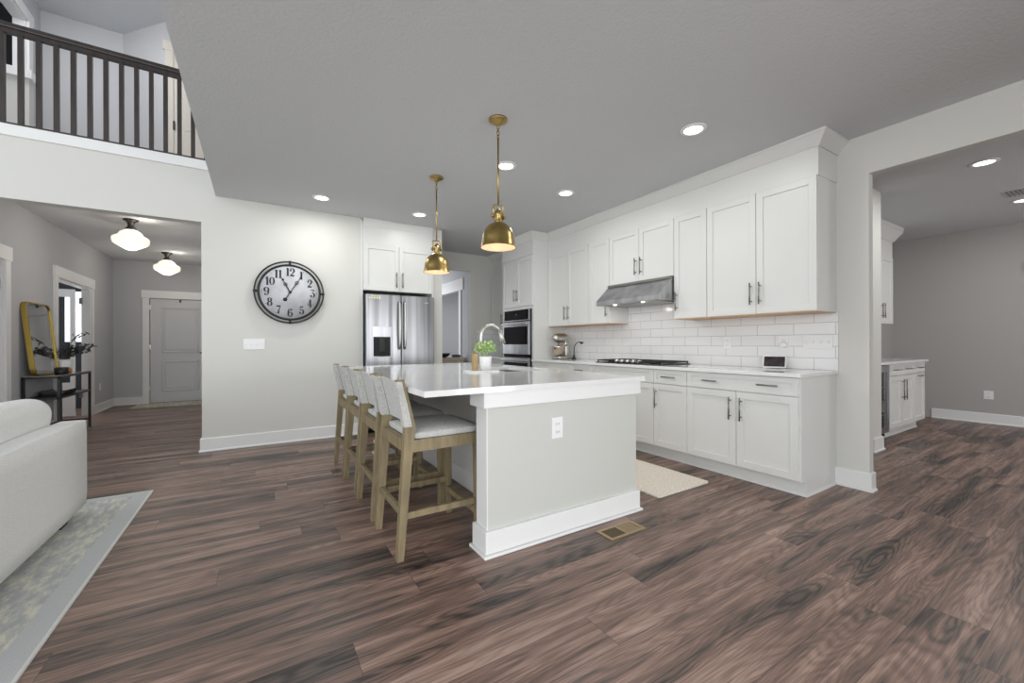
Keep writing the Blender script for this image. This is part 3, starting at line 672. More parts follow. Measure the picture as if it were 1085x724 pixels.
# numerals drawn as strokes of varying width: thick stems, thin hairlines, serifs
def stroke(mb, pts, ws):
    n = len(pts)
    L_, R_ = [], []
    for i, (x, z) in enumerate(pts):
        a = pts[max(0, i - 1)]; b = pts[min(n - 1, i + 1)]; dx, dz = b[0] - a[0], b[1] - a[1]; l = math.hypot(dx, dz) or 1
        nx, nz = -dz / l, dx / l; wd = ws[i] / 2
        L_.append((x + nx * wd, z + nz * wd)); R_.append((x - nx * wd, z - nz * wd))
    for i in range(n - 1):
        q = [mb.bm.verts.new((p[0], 0, p[1])) for p in (L_[i], L_[i + 1], R_[i + 1], R_[i])]
        try: mb.bm.faces.new(q)
        except ValueError: pass
def arc(cx_, cz_, rx, rz, a0, a1, n=14): return [(cx_ + rx * math.cos(math.radians(a0 + (a1 - a0) * i / n)), cz_ + rz * math.sin(math.radians(a0 + (a1 - a0) * i / n))) for i in range(n + 1)]
def vw(pts, cx_, thick=.17, thin=.05, rx=.3): return [thin + (thick - thin) * min(1, abs(p[0] - cx_) / rx) ** 1.5 for p in pts]
def glyph(ch):
    G = []
    def ell(cx_, cz_, rx, rz, a0=0, a1=360, th=.17):
        p = arc(cx_, cz_, rx, rz, a0, a1, 22); G.append((p, vw(p, cx_, th, .05, rx)))
    if ch == '0': ell(.0, .5, .26, .46)
    elif ch == '1': G.append(([(0, 0), (0, 1)], [.18, .18])); G.append(([(-.2, .02), (.2, .02)], [.05, .05])); G.append(([(-.22, .84), (-.05, .97)], [.04, .08]))
    elif ch == '2':
        p = arc(0, .7, .25, .27, 170, -25) + [(.05, .36), (-.24, .06)]; G.append((p, [.07 + .1 * max(0, q[0]) / .25 for q in p])); G.append(([(-.28, .07), (.28, .07)], [.16, .16])); G.append((arc(-.2, .7, .05, .05, 0, 360), [.1] * 15))
    elif ch == '3':
        G.append(([(-.24, .95), (.24, .95)], [.09, .09])); G.append(([(.22, .94), (-.02, .6)], [.05, .05])); p = arc(-.02, .3, .27, .28, 95, -150); G.append((p, vw(p, -.02, .17, .05, .27))); G.append((arc(-.22, .2, .05, .05, 0, 360), [.1] * 15))
    elif ch == '4': G.append(([(.1, 0), (.1, 1)], [.17, .17])); G.append(([(.08, .97), (-.27, .3)], [.05, .05])); G.append(([(-.3, .28), (.3, .28)], [.07, .07])); G.append(([(-.1, .02), (.28, .02)], [.05, .05]))
    elif ch == '5':
        G.append(([(-.2, .94), (.24, .94)], [.12, .12])); G.append(([(-.19, .95), (-.19, .5)], [.05, .05])); p = arc(-.0, .31, .26, .29, 130, -150); G.append((p, vw(p, 0, .17, .05, .26))); G.append((arc(-.22, .2, .05, .05, 0, 360), [.1] * 15))
    elif ch == '6': ell(0, .3, .26, .28); p = arc(.04, .5, .30, .47, 185, 60); G.append((p, vw(p, .04, .15, .05, .3))); G.append((arc(.17, .85, .05, .05, 0, 360), [.1] * 15))
    elif ch == '7': G.append(([(-.27, .93), (.27, .93)], [.15, .15])); G.append(([(.26, .9), (.05, .5), (-.03, .02)], [.05, .09, .19]))
    elif ch == '8': ell(0, .74, .2, .23); ell(0, .27, .25, .26)
    elif ch == '9': ell(0, .7, .26, .28); p = arc(-.04, .5, .30, .47, 5, -120); G.append((p, vw(p, -.04, .15, .05, .3))); G.append((arc(-.17, .15, .05, .05, 0, 360), [.1] * 15))
    return G
for n in range(1, 13):
    a = math.radians(90 - 30 * n); rr = .235; hgt = .092
    px, pz = cc[0] + rr * math.cos(a), cc[2] + rr * math.sin(a) - hgt / 2
    mb = MB(); s = str(n); adv = .56
    for i, ch in enumerate(s):
        ox = (i - (len(s) - 1) / 2) * (.50 if s != '11' else .42) * hgt
        for pts, ws in glyph(ch):
            stroke(mb, [(px + ox + q[0] * hgt * .82, pz + q[1] * hgt) for q in pts], [u * hgt * 1.15 for u in ws])
    for v in mb.bm.verts: v.co.y = 5.3645
    mb.build('numeral', M['numeral'], fc, fix=False)
mt = MB()
for i in range(60):
    a = 2 * PI * i / 60; L2 = .008 if i % 5 else .014
    stroke(mt, [(cc[0] + .286 * math.cos(a), cc[2] + .286 * math.sin(a)), (cc[0] + (.286 - L2) * math.cos(a), cc[2] + (.286 - L2) * math.sin(a))], [.002 if i % 5 else .005] * 2)
for v in mt.bm.verts: v.co.y = 5.3645
mt.build('minute_track', M['numeral'], fc, fix=False)
def hand(dx, dz, wd, y, tail=0):
    mb = MB(); l = math.hypot(dx, dz); ux, uz = dx / l, dz / l
    P_ = lambda s: (cc[0] + ux * s, y, cc[2] + uz * s)
    mb.tube([P_(-tail), P_(l * .45), P_(l * .5), P_(l)], [wd * .7, wd * .8, wd * .6, wd * .35], 8)
    c = P_(l * .55); mb.torus(c, .016, .0035, 'y', 20, 6)
    c2 = P_(l); mb.lathe([(0, -.002), (wd * 1.5, 0), (0, .002)], P_(l * .86), 12, 'y')
    if tail: mb.lathe([(0, -.004), (.021, 0), (.021, .003), (0, .004)], P_(-tail), 20, 'y')
    return mb
hand(-.085, .165, .008, 5.358).build('hour_hand', M['black'], cl)
hand(.125, .205, .006, 5.354, .10).build('minute_hand', M['black'], cl)
MB().lathe([(.016, 0), (.016, .012), (0, .012)], (cc[0], 5.348, cc[2]), 20, 'y').build('hub', M['black'], cl)

# ------------------------------------------------------------------ island
isl = thing('kitchen_island', 'pale grey and white kitchen island with thick base trim', 'island', (1.7, 3.1, 0))
MB().box(1.41, 2.19, 2.055, 2.78, 0, .886).box(1.41, 2.19, 3.47, 4.285, 0, .886).box(1.41, 1.69, 2.78, 3.47, 0, .886).box(2.09, 2.19, 2.78, 3.47, 0, .886).box(1.69, 2.09, 2.78, 3.47, 0, .68).build('island_body', M['cab'], isl)
MB().box(1.04, 2.205, 1.935, 2.055, 0, .886).build('end_wall', M['island'], isl)
MB().box(1.04, 2.205, 4.285, 4.385, 0, .886).build('end_wall', M['island'], isl)
MB().box(1.0395, 1.046, 1.9345, 2.0555, .14, .80).build('corner_board', M['trim'], isl)
MB().box(1.012, 2.222, 1.908, 2.08, .80, .886, .002).build('top_band', M['trim'], isl)
PB = [(0, 0), (.026, 0), (.022, .012), (.012, .018), (.012, .134), (0, .14)]
pb = MB().box(1.022, 2.22, 1.913, 2.075, .018, .138, .002).box(1.008, 2.234, 1.898, 2.09, 0, .016, .003)
pb.box(1.022, 2.22, 4.265, 4.405, .018, .138, .002).box(1.008, 2.234, 4.262, 4.412, 0, .016, .003)
pb.box(1.392, 1.411, 2.06, 4.28, .0, .138, .002).build('plinth', M['trim'], isl)
MB().box(1.402, 1.411, 2.06, 4.28, .138, .24, .002).build('side_board', M['cab'], isl)
ct = MB(); a, b_, c, e = .673, 2.232, 1.88, 4.42; sx0, sx1, sy0, sy1 = 1.70, 2.08, 2.80, 3.45; z0, z1 = .887, .917
# slab with a sink cutout
bm = ct.bm
V = {}
for zi, z in enumerate((z0, z1)):
    for k, (x, y) in enumerate(((a, c), (b_, c), (b_, e), (a, e), (sx0, sy0), (sx1, sy0), (sx1, sy1), (sx0, sy1))): V[zi, k] = bm.verts.new((x, y, z))
for k in range(4):
    k2 = (k + 1) % 4
    for zi in (0, 1): bm.faces.new((V[zi, k], V[zi, k2], V[zi, 4 + k2], V[zi, 4 + k]))
    bm.faces.new((V[0, k], V[0, k2], V[1, k2], V[1, k])); bm.faces.new((V[0, 4 + k], V[0, 4 + k2], V[1, 4 + k2], V[1, 4 + k]))
tag(ct.build('countertop', M['quartz']), 'large white quartz slab on top of the kitchen island', 'countertop')
outlet('wall_outlet', 'white double socket on the end of the kitchen island', (1.518, 1.935, .64), 'y-', .082, .125)
sk = MB(); t_ = .004
sk.box(sx0 - t_, sx0, sy0 - t_, sy1 + t_, .70, .886).box(sx1, sx1 + t_, sy0 - t_, sy1 + t_, .70, .886).box(sx0, sx1, sy0 - t_, sy0, .70, .886).box(sx0, sx1, sy1, sy1 + t_, .70, .886).box(sx0, sx1, sy0, sy1, .696, .70)
tag(sk.build('sink', M['steel']), 'undermount stainless sink in the island countertop', 'sink')
fa = thing('faucet', 'tall arched brushed nickel pull-down faucet on the island', 'faucet', (1.63, 3.12, .917))
fx, fy_ = 1.625, 3.12
MB().lathe([(.027, 0), (.027, .006), (.018, .02), (.017, .09), (.0, .09)], (fx, fy_, .917), 20).build('faucet_base', M['chrome'], fa)
pts = [(fx, fy_, 1.0), (fx, fy_, 1.20)] + [(fx + .10 - .10 * math.cos(PI * k / 12), fy_, 1.205 + .10 * math.sin(PI * k / 12)) for k in range(1, 11)]
MB().tube(pts, .0145, 12).build('spout', M['chrome'], fa)
q = Vector(pts[-1]); MB().tube([q, q + Vector((.018, 0, -.05)), q + Vector((.035, 0, -.11))], [.0155, .021, .024], 12).build('spray_head', M['chrome'], fa)
MB().tube([(fx, fy_ - .015, .97), (fx, fy_ - .06, .99), (fx - .01, fy_ - .09, 1.04)], .006, 8).build('lever', M['chrome'], fa)
# tray, pot, canister
tag(MB().box(1.41, 1.66, 2.86, 3.03, .917, .928, .004).build('tray', M['tray']), 'thin white rectangular tray on the island holding the small plant', 'tray')
pl = thing('potted_plant', 'small bushy green plant in a white pot on the island tray', 'plant', (1.57, 2.95, .929))
MB().lathe([(.0, .001), (.045, .001), (.053, .10), (.056, .113), (.050, .113), (.046, .095), (0, .095)], (1.575, 2.95, .928), 28).build('pot', M['pot'], pl)
fo = MB(); rng = random.Random(3)
for i in range(230):
    a1 = rng.uniform(0, 2 * PI); el = rng.uniform(-.15, 1); rr = .095 * rng.uniform(.45, 1)
    p = Vector((1.575 + rr * math.cos(a1) * math.sqrt(1 - min(.99, el * el) * .8), 2.95 + rr * math.sin(a1) * math.sqrt(1 - min(.99, el * el) * .8), 1.085 + rr * el * .9))
    n = Vector((rng.uniform(-1, 1), rng.uniform(-1, 1), rng.uniform(.1, 1))).normalized(); t1 = n.orthogonal().normalized(); t1.rotate(Matrix.Rotation(rng.uniform(0, 6.28), 3, n)); t2 = n.cross(t1); sz = rng.uniform(.009, .015)
    vs = [fo.bm.verts.new(p + t1 * sz * u + t2 * sz * v_ + n * sz * w2) for u, v_, w2 in ((-1, 0, 0), (-.3, .6, .2), (.6, .45, .2), (1.1, 0, -.1), (.6, -.45, .2), (-.3, -.6, .2))]
    fo.bm.faces.new(vs)
fo.build('foliage', M['leaf'], pl, fix=False)
st = MB()
for i in range(14):
    a1 = rng.uniform(0, 6.28); st.tube([(1.575, 2.95, 1.02), (1.575 + .06 * math.cos(a1), 2.95 + .06 * math.sin(a1), 1.12)], .0015, 5)
st.build('stems', M['leaf'], pl)
tag(MB().box(1.475, 1.515, 2.955, 3.0, .928, 1.065, .003).build('wooden_block', M['woodbrown']), 'upright tan wooden block on the tray, left of the small plant', 'ornament')

# ------------------------------------------------------------------ bar stools
def make_stool():
    t = thing('bar_stool', '', 'bar stool', group='bar stools along the island')
    W_, D_ = .49, .50; lw = .044
    def post(y0):
        z = [0, .58, .70, .955]; x = [0, .036, .044, 0]; wd = [.034, .050, .056, .042]
        mb = MB(); rings = []
        for i in range(4): rings.append([mb.bm.verts.new(p) for p in ((x[i], y0, z[i]), (x[i] + wd[i], y0, z[i]), (x[i] + wd[i], y0 + lw, z[i]), (x[i], y0 + lw, z[i]))])
        for i in range(3):
            for k in range(4): mb.bm.faces.new((rings[i][k], rings[i][(k + 1) % 4], rings[i + 1][(k + 1) % 4], rings[i + 1][k]))
        mb.bm.faces.new(rings[0][::-1]); mb.bm.faces.new(rings[3]); return mb
    for y0 in (0, W_ - lw): post(y0).build('leg', M['stoolwood'], t)
    for y0 in (0, W_ - lw):
        mb = MB(); x1 = D_ - .042
        mb.prism([(x1 + .008, 0), (x1 + .042, 0), (x1 + .042, .62), (x1, .62)], 'y', y0, y0 + lw); mb.build('leg', M['stoolwood'], t)
    fr_ = MB().box(.07, D_ - .03, .004, .034, .565, .63).box(.07, D_ - .03, W_ - .034, W_ - .004, .565, .63).box(.042, .078, lw, W_ - lw, .565, .63).box(D_ - .036, D_, lw, W_ - lw, .565, .63)
    fr_.build('seat_frame', M['stoolwood'], t)
    c_ = MB().blob(.075, D_ + .005, .006, W_ - .006, .625, .672, .022, .018)
    c_.build('seat', M['linen'], t)
    for y0 in (.008, W_ - .034): MB().box(.03, D_ - .02, y0, y0 + .026, .212, .247, .002).build('stretcher', M['stoolwood'], t)
    MB().box(.022, .048, lw - .002, W_ - lw + .002, .228, .262, .002).build('stretcher', M['stoolwood'], t)
    MB().box(D_ - .04, D_ - .012, lw - .002, W_ - lw + .002, .15, .185, .002).build('footrest', M['stoolwood'], t)
    # upholstered back: sleeve over both posts, slack panel between
    b = MB(); n = 10
    ZS = ((.705, .0435, .036, .054), (.78, .031, .034, .051), (.86, .0165, .030, .047), (.946, .0015, .024, .040))
    for y0, y1 in ((-.006, lw + .006), (W_ - lw - .006, W_ + .006)):
        rings = [[b.bm.verts.new(p) for p in ((x - .006, y0, z), (x + d_, y0, z), (x + d_, y1, z), (x - .006, y1, z))] for z, x, d_, e_ in ZS]
        for i in range(3):
            for k in range(4): b.bm.faces.new((rings[i][k], rings[i][(k + 1) % 4], rings[i + 1][(k + 1) % 4], rings[i + 1][k]))
        b.bm.faces.new(rings[0][::-1]); b.bm.faces.new(rings[3])
    Fv, Bv = [], []
    for z, x, d_, e_ in ZS:
        fr_, bk = [], []
        for k in range(n + 1):
            y = lw + .001 + (W_ - 2 * lw - .002) * k / n; s_ = math.sin(PI * k / n); xx = x + e_ - .014 + .004 * s_; zz = z - (.009 * s_ if z > .9 else 0)
            fr_.append(b.bm.verts.new((xx, y, zz))); bk.append(b.bm.verts.new((xx + .016, y, zz)))
        Fv.append(fr_); Bv.append(bk)
    for i in range(3):
        for k in range(n):
            b.bm.faces.new((Fv[i][k], Fv[i][k + 1], Fv[i + 1][k + 1], Fv[i + 1][k])); b.bm.faces.new((Bv[i][k], Bv[i + 1][k], Bv[i + 1][k + 1], Bv[i][k + 1]))
    for k in range(n):
        b.bm.faces.new((Fv[0][k], Bv[0][k], Bv[0][k + 1], Fv[0][k + 1])); b.bm.faces.new((Fv[3][k], Fv[3][k + 1], Bv[3][k + 1], Bv[3][k]))
    b.build('backrest', M['linen'], t)
    return t
stool = make_stool()
labs = ['oak bar stool with grey linen seat at the near end of the island',
        'oak bar stool with grey linen back, second from the near end of the island',
        'oak bar stool with grey linen back, third from the near end of the island',
        'oak bar stool with grey linen back, last in the row towards the clock wall']
for i, y in enumerate((2.125, 2.70, 3.235, 3.76)):
    s = stool if i == 0 else copy_tree(stool)
    s.location = (.612, y, 0); s['label'] = labs[i]

# ------------------------------------------------------------------ pendants
def pendant(y, lab):
    t = thing('pendant_lamp', lab, 'pendant lamp', (1.46, y, 1.83), 'brass pendants over the island')
    x = 1.46
    MB().lathe([(0, 2.705), (.018, 2.708), (.03, 2.722), (.055, 2.73), (.066, 2.738), (.066, H)], (x, y, 0), 32).build('ceiling_canopy', M['brass'], t)
    ch = MB()
    for k, z in enumerate((2.695, 2.672, 2.65)): ch.torus((x, y, z), .010, .003, 'y', 14, 6, 1, 1.4) if k % 2 == 0 else ch.box(x - .003, x + .003, y - .01, y + .01, z - .014, z + .014, .002)
    ch.lathe([(.0, 2.615), (.009, 2.617), (.009, 2.638), (0, 2.64)], (x, y, 0), 12); ch.build('chain', M['brass'], t)
    MB().tube([(x, y, 2.62), (x, y, 2.135)], .0068, 12).build('rod', M['brass'], t)
    yk = MB().tube([(x - .038, y, 2.035), (x - .038, y, 2.12), (x - .034, y, 2.135), (x + .034, y, 2.14), (x + .038, y, 2.125), (x + .038, y, 2.035)], .0065, 10)
    yk.tube([(x - .05, y, 2.055), (x + .05, y, 2.055)], .006, 10).lathe([(.0, -.006), (.012, -.006), (.012, .006), (0, .006)], (x - .05, y, 2.055), 12, 'x').lathe([(.0, -.006), (.012, -.006), (.012, .006), (0, .006)], (x + .05, y, 2.055), 12, 'x')
    yk.build('yoke', M['brass'], t)
    MB().lathe([(.0, 2.11), (.012, 2.108), (.020, 2.095), (.026, 2.092), (.026, 2.055), (.022, 2.05), (.028, 2.02), (.03, 2.0), (0, 2.0)], (x, y, 0), 24).build('socket_cup', M['brass'], t)
    pr = [(.030, 2.012), (.052, 2.004), (.077, 1.985), (.098, 1.957), (.110, 1.925), (.117, 1.885), (.122, 1.845), (.127, 1.834)]
    sh = MB().lathe_open(pr, (x, y, 0), 40).build('lamp_shade', M['brass'], t)
    MB().lathe_open([(r - .003, z - .001) for r, z in pr], (x, y, 0), 40).build('shade_lining', M['inner'], sh, 'pale inside of shade')
    MB().torus((x, y, 1.834), .127, .003, 'z', 40, 6).build('rim', M['brass'], sh)
    MB().lathe([(0, 1.98), (.02, 1.975), (.032, 1.935), (.03, 1.905), (0, 1.885)], (x, y, 0), 20).build('bulb', M['bulb'], t)
    point('pendant_bulb', (x, y, 1.86), .38, (1, .86, .74), .03)
pendant(2.53, 'brass dome pendant lamp over the near end of the island, the larger one in view')
pendant(3.72, 'brass dome pendant lamp over the far end of the island, nearer the refrigerator')

# ------------------------------------------------------------------ recessed ceiling lights
cans = [(.592, 4.89, 'round recessed ceiling light in front of the clock wall', 6),
        (1.70, 4.90, 'round recessed ceiling light in front of the refrigerator cabinet', 2.8),
        (1.90, 3.15, 'round recessed ceiling light just behind the near brass pendant', 8),
        (2.787, 3.39, 'round recessed ceiling light in front of the cabinet above the range hood', 6),
        (2.778, 1.88, 'round recessed ceiling light nearest the camera, before the right-end cabinets', 5),
        (5.506, .863, 'recessed ceiling light just beyond the opening to the right-hand room', 8),
        (7.35, .86, 'recessed ceiling light deeper in the right-hand room, beside the ceiling vent', 8)]
for x, y, lab, p in cans:
    t = thing('recessed_light', lab, 'ceiling light', (x, y, H), 'recessed ceiling lights')
    MB().lathe([(.066, -.004), (.070, -.010), (.092, -.007), (.096, 0), (.066, 0)], (x, y, H), 36).build('trim_ring', M['trim'], t)
    MB().lathe([(0, -.006), (.066, -.006), (.066, -.001), (0, -.001)], (x, y, H), 36).build('light_lens', M['disc'], t)
    area('recessed_lamp', (x, y, H - .02), (x, y, 0), .13, .13, p, (.97, .98, .95), 'DISK')
vt = thing('ceiling_vent', 'white slotted ceiling vent in the right-hand room', 'vent', (6.9, 1.0, H))
MB().box(6.75, 7.05, .76, .94, H - .006, H).build('vent_frame', M['ceil'], vt)
for k in range(5): MB().box(6.77, 7.03, .785 + k * .03, .795 + k * .03, H - .012, H - .005).build('slat', M['pull'], vt)

# ------------------------------------------------------------------ floor register, mats, rug
rg = thing('floor_register', 'brass-coloured floor air vent beside the end of the island', 'vent', (1.88, 1.765, 0))
x0, x1, y0, y1 = 1.733, 2.025, 1.70, 1.83
MB().box(x0, x1, y0, y0 + .016, 0, .006).box(x0, x1, y1 - .016, y1, 0, .006).box(x0, x0 + .02, y0 + .016, y1 - .016, 0, .006).box(x1 - .02, x1, y0 + .016, y1 - .016, 0, .006).box(1.872, 1.884, y0 + .016, y1 - .016, 0, .005).build('register_frame', M['bronze'], rg)
sl = MB()
for k in range(9): sl.box(1.884, x1 - .02, y0 + .018 + k * .0108, y0 + .0255 + k * .0108, .001, .004)
sl.build('louvre_right', M['bronze'], rg)
MB().box(x0 + .02, 1.872, y0 + .016, y1 - .016, .0005, .002).box(1.884, x1 - .02, y0 + .016, y1 - .016, .0003, .0008).build('register_well', M['bronzed'], rg)
def rounded(x0, x1, y0, y1, r, n=6):
    P_ = []
    for cx_, cy_, a0 in ((x1 - r, y1 - r, 0), (x0 + r, y1 - r, 90), (x0 + r, y0 + r, 180), (x1 - r, y0 + r, 270)):
        for k in range(n + 1): a = math.radians(a0 + 90 * k / n); P_.append((cx_ + r * math.cos(a), cy_ + r * math.sin(a)))
    return P_
tag(MB().prism(rounded(2.50, 3.13, 1.98, 3.75, .03), 'z', .001, .012).build('kitchen_mat', M['mat']), 'cream speckled kitchen floor mat between island and base cabinets', 'mat')
rug = MB().prism([(-3.4, 1.1), (-.70, 1.1), (-.70, 4.18), (-3.4, 4.18)], 'z', .001, .011).build('area_rug', M['rug'])
recentre(rug, (-.70, 4.18, .001)); tag(rug, 'large faded grey and yellow-green area rug under the sofa', 'rug')
tag(MB().box(-1.95, -.75, 9.75, 10.38, .001, .010).build('doormat', M['doormat']), 'patterned beige doormat inside the front door', 'doormat')

# ------------------------------------------------------------------ sofa (faces -X, back towards the kitchen)
sf = thing('sofa', 'cream upholstered sofa seen from behind, on the area rug', 'sofa', (-1.4, 2.75, .012))
SX = -.98; S0, S1 = 1.62, 3.87
MB().blob(SX - .15, SX, S0, S1, .065, .648, .028).build('sofa_back', M['sofa'], sf)
MB().blob(SX - .92, SX - .10, S0 + .02, S1 - .02, .07, .32, .03).build('seat_base', M['sofa'], sf)
for y0 in (S0 - .0, S1 - .17): MB().blob(SX - .93, SX - .09, y0, y0 + .17, .068, .60, .035).build('armrest', M['sofa'], sf)
for k in range(2):
    y0 = S0 + .18 + k * .96
    MB().blob(SX - .92, SX - .30, y0 + .005, y0 + .945, .315, .47, .05, .02).build('seat_cushion', M['sofa'], sf)
for y0, y1 in ((S0 + .16, 2.70), (2.72, 3.80)):
    cu = MB(); 
    prof = [(-1.14, .45), (-1.12, .62), (-1.10, .72), (-1.12, .79), (-1.18, .83), (-1.26, .825), (-1.33, .77), (-1.36, .66), (-1.38, .45)]
    rings = []
    for (yy, s_) in ((y0, .55), (y0 + .02, .85), (y0 + .07, 1), (y1 - .07, 1), (y1 - .02, .85), (y1, .55)):
        rings.append([cu.bm.verts.new((-1.24 + (x + 1.24) * s_, yy, .62 + (z - .62) * s_)) for x, z in prof])
    m_ = len(prof)
    for i in range(5):
        for k in range(m_): f = cu.bm.faces.new((rings[i][k], rings[i][(k + 1) % m_], rings[i + 1][(k + 1) % m_], rings[i + 1][k])); f.smooth = True
    cu.bm.faces.new(rings[0]); cu.bm.faces.new(rings[-1])
    smooth(cu.build('back_cushion', M['sofa'], sf), 2)
for x in (SX - .08, SX - .86):
    for y in (S0 + .08, S1 - .24): MB().box(x - .03, x + .03, y - .05, y + .05, .0125, .075).build('foot', M['rail'], sf, 'dark wooden foot')
pw = MB().blob(-.22, .22, -.06, .06, -.2, .2, .055); pw.xform(Matrix.Translation((-1.56, 3.50, .70)) @ Matrix.Rotation(math.radians(50), 4, 'Z') @ Matrix.Rotation(math.radians(12), 4, 'X'))
tag(smooth(pw.build('throw_pillow', M['sofa']), 1), 'white throw pillow propped behind the sofa back cushion', 'pillow')

# ------------------------------------------------------------------ console table, mirror, plant
ctb = thing('console_table', 'narrow black metal console table under the leaning mirror', 'table', (-2.16, 7.46, 0))
tx0, tx1, ty0, ty1, tz = -2.31, -2.0, 6.93, 7.99, .775
for x in (tx0, tx1 - .025):
    for y in (ty0, ty1 - .025): MB().box(x, x + .025, y, y + .025, 0, tz - .02).build('leg', M['black'], ctb)
fm = MB()
for z in (tz - .025, .50, .10):
    for y in (ty0, ty1 - .022): fm.box(tx0, tx1, y, y + .022, z, z + .022)
    for x in ((tx0, tx1 - .022) if z != .10 else (tx0,)): fm.box(x, x + .022, ty0, ty1, z, z + .022)
fm.build('table_frame', M['black'], ctb)
MB().box(tx0 + .002, tx1 - .002, ty0 + .002, ty1 - .002, tz - .003, tz + .006).build('tabletop', mat('smoked_top', (150, 146, 130), .08), ctb)
MB().box(tx0 + .022, tx1 - .022, ty0 + .022, ty1 - .022, .508, .518).build('shelf', M['black'], ctb)
tag(MB().prism([(-2.25, .524), (-2.07, .524), (-2.045, .575), (-2.055, .577), (-2.08, .535), (-2.24, .535), (-2.265, .577), (-2.275, .575)], 'y', 7.28, 7.64).build('shallow_tray', M['black']), 'dark shallow tray on the lower shelf of the console table', 'tray')
# mirror leaning on the wall
mr = thing('leaning_mirror', 'gold-framed rounded mirror leaning on the foyer wall', 'mirror', (-2.2, 7.25, .79))
h_m, w_m = .87, .66; th = math.atan2(.085, h_m)
TM = Matrix.Translation((-2.19, 6.92, .788)) @ Matrix.Rotation(-th, 4, 'Y')
def rr_ring(y0, y1, z0, z1, r): return rounded(y0, y1, z0, z1, r, 6)
outer = rr_ring(0, w_m, 0, h_m, .09); inner_ = rr_ring(.014, w_m - .014, .014, h_m - .014, .078)
mf = MB(); n_ = len(outer)
A = [mf.bm.verts.new((0, p[0], p[1])) for p in outer]; B = [mf.bm.verts.new((0, p[0], p[1])) for p in inner_]
A2 = [mf.bm.verts.new((-.045, p[0], p[1])) for p in outer]; B2 = [mf.bm.verts.new((-.045, p[0], p[1])) for p in inner_]
for k in range(n_):
    j = (k + 1) % n_
    for q in ((A[k], A[j], B[j], B[k]), (A2[k], B2[k], B2[j], A2[j]), (A[k], A2[k], A2[j], A[j]), (B[k], B[j], B2[j], B2[k])): mf.bm.faces.new(q)
mf.xform(TM).build('mirror_frame', M['gold'], mr)
g = MB(); g.bm.faces.new([g.bm.verts.new((-.012, p[0], p[1])) for p in inner_]); bmesh.ops.solidify(g.bm, geom=g.bm.faces[:], thickness=.004)
g.xform(TM).build('mirror_plate', M['mirror'], mr)
bs = thing('branch_vase', 'white vase of dark leafy branches on the console table', 'plant', (-2.19, 7.72, .782))
vx, vy = -2.19, 7.72
MB().lathe([(0, .0), (.07, .0), (.078, .06), (.075, .15), (.06, .17), (.055, .168), (.06, .14), (0, .13)], (vx, vy, .782), 24).build('vase', M['pot'], bs)
br = MB(); lf = MB(); rng = random.Random(11)
for i in range(11):
    a1 = rng.uniform(-.9, 1.9) if i % 3 else rng.uniform(-PI, PI); L_ = rng.uniform(.16, .40); rise = rng.uniform(.12, .40)
    pts = [(vx, vy, .92)] + [(vx + max(-.09, math.cos(a1) * L_ * .75 * (k / 6) ** 1.2), vy + math.sin(a1) * L_ * (k / 6) ** 1.1, .92 + rise * math.sin(k / 6 * 1.7)) for k in range(1, 7)]
    br.tube(pts, .003, 5)
    for k in range(2, 7):
        for rpt in range(4):
            p = Vector(pts[k]) + Vector([rng.uniform(-.03, .03) for _ in range(3)])
            if p.x < -2.28: continue
            n = Vector((rng.uniform(-1, 1), rng.uniform(-1, 1), rng.uniform(-1, 1))).normalized(); t1 = n.orthogonal(); t2 = n.cross(t1); sz = rng.uniform(.018, .03)
            lf.bm.faces.new([lf.bm.verts.new(p + t1 * sz * u + t2 * sz * v_) for u, v_ in ((-1, 0), (0, .34), (1, 0), (0, -.34))])
br.build('branches', M['stem'], bs); lf.build('leaves', M['darkleaf'], bs, fix=False)
tag(MB().lathe([(0, 0), (.055, 0), (.062, .02), (.062, .085), (.055, .085), (.05, .03), (0, .02)], (-2.07, 7.22, .782), 24).build('black_pot', M['black']), 'small round black pot on the console table before the mirror', 'pot')
tag(MB().lathe([(0, 0), (.03, .002), (.04, .03), (.034, .062), (.012, .08), (0, .08)], (-2.05, 7.345, .782), 20).build('clay_ornament', M['orange']), 'small orange ornament beside the black pot on the console table', 'ornament')

# ------------------------------------------------------------------ foyer lamps
def school(x, y, lab):
    t = thing('flush_lamp', lab, 'ceiling lamp', (x, y, H), 'schoolhouse lamps in the foyer')
    MB().lathe([(0, H), (.075, H), (.078, H - .012), (.05, H - .03), (.035, H - .05), (.032, H - .085), (.045, H - .10), (.062, H - .125), (.06, H - .135), (0, H - .135)], (x, y, 0), 28).build('lamp_fitter', M['pewter'], t)
    MB().lathe([(.055, H - .13), (.075, H - .145), (.105, H - .165), (.120, H - .19), (.126, H - .205), (.16, H - .222), (.178, H - .235), (.186, H - .255), (.180, H - .268), (.186, H - .28), (.172, H - .30), (.178, H - .305), (.15, H - .325), (.115, H - .345), (.085, H - .365), (.05, H - .385), (0, H - .388)], (x, y, 0), 40).build('opal_shade', M['opal'], t)
    point('foyer_bulb', (x, y, H - .44), 9, (1, .93, .84), .12)
    point('foyer_bulb', (x, y + .0, H - .07), 1.0, (1, .93, .84), .03).location = (x + .16, y - .1, H - .12)
school(-1.39, 7.03, 'white glass schoolhouse ceiling lamp nearest the foyer opening')
school(-1.357, 9.24, 'white glass schoolhouse ceiling lamp nearest the front door')

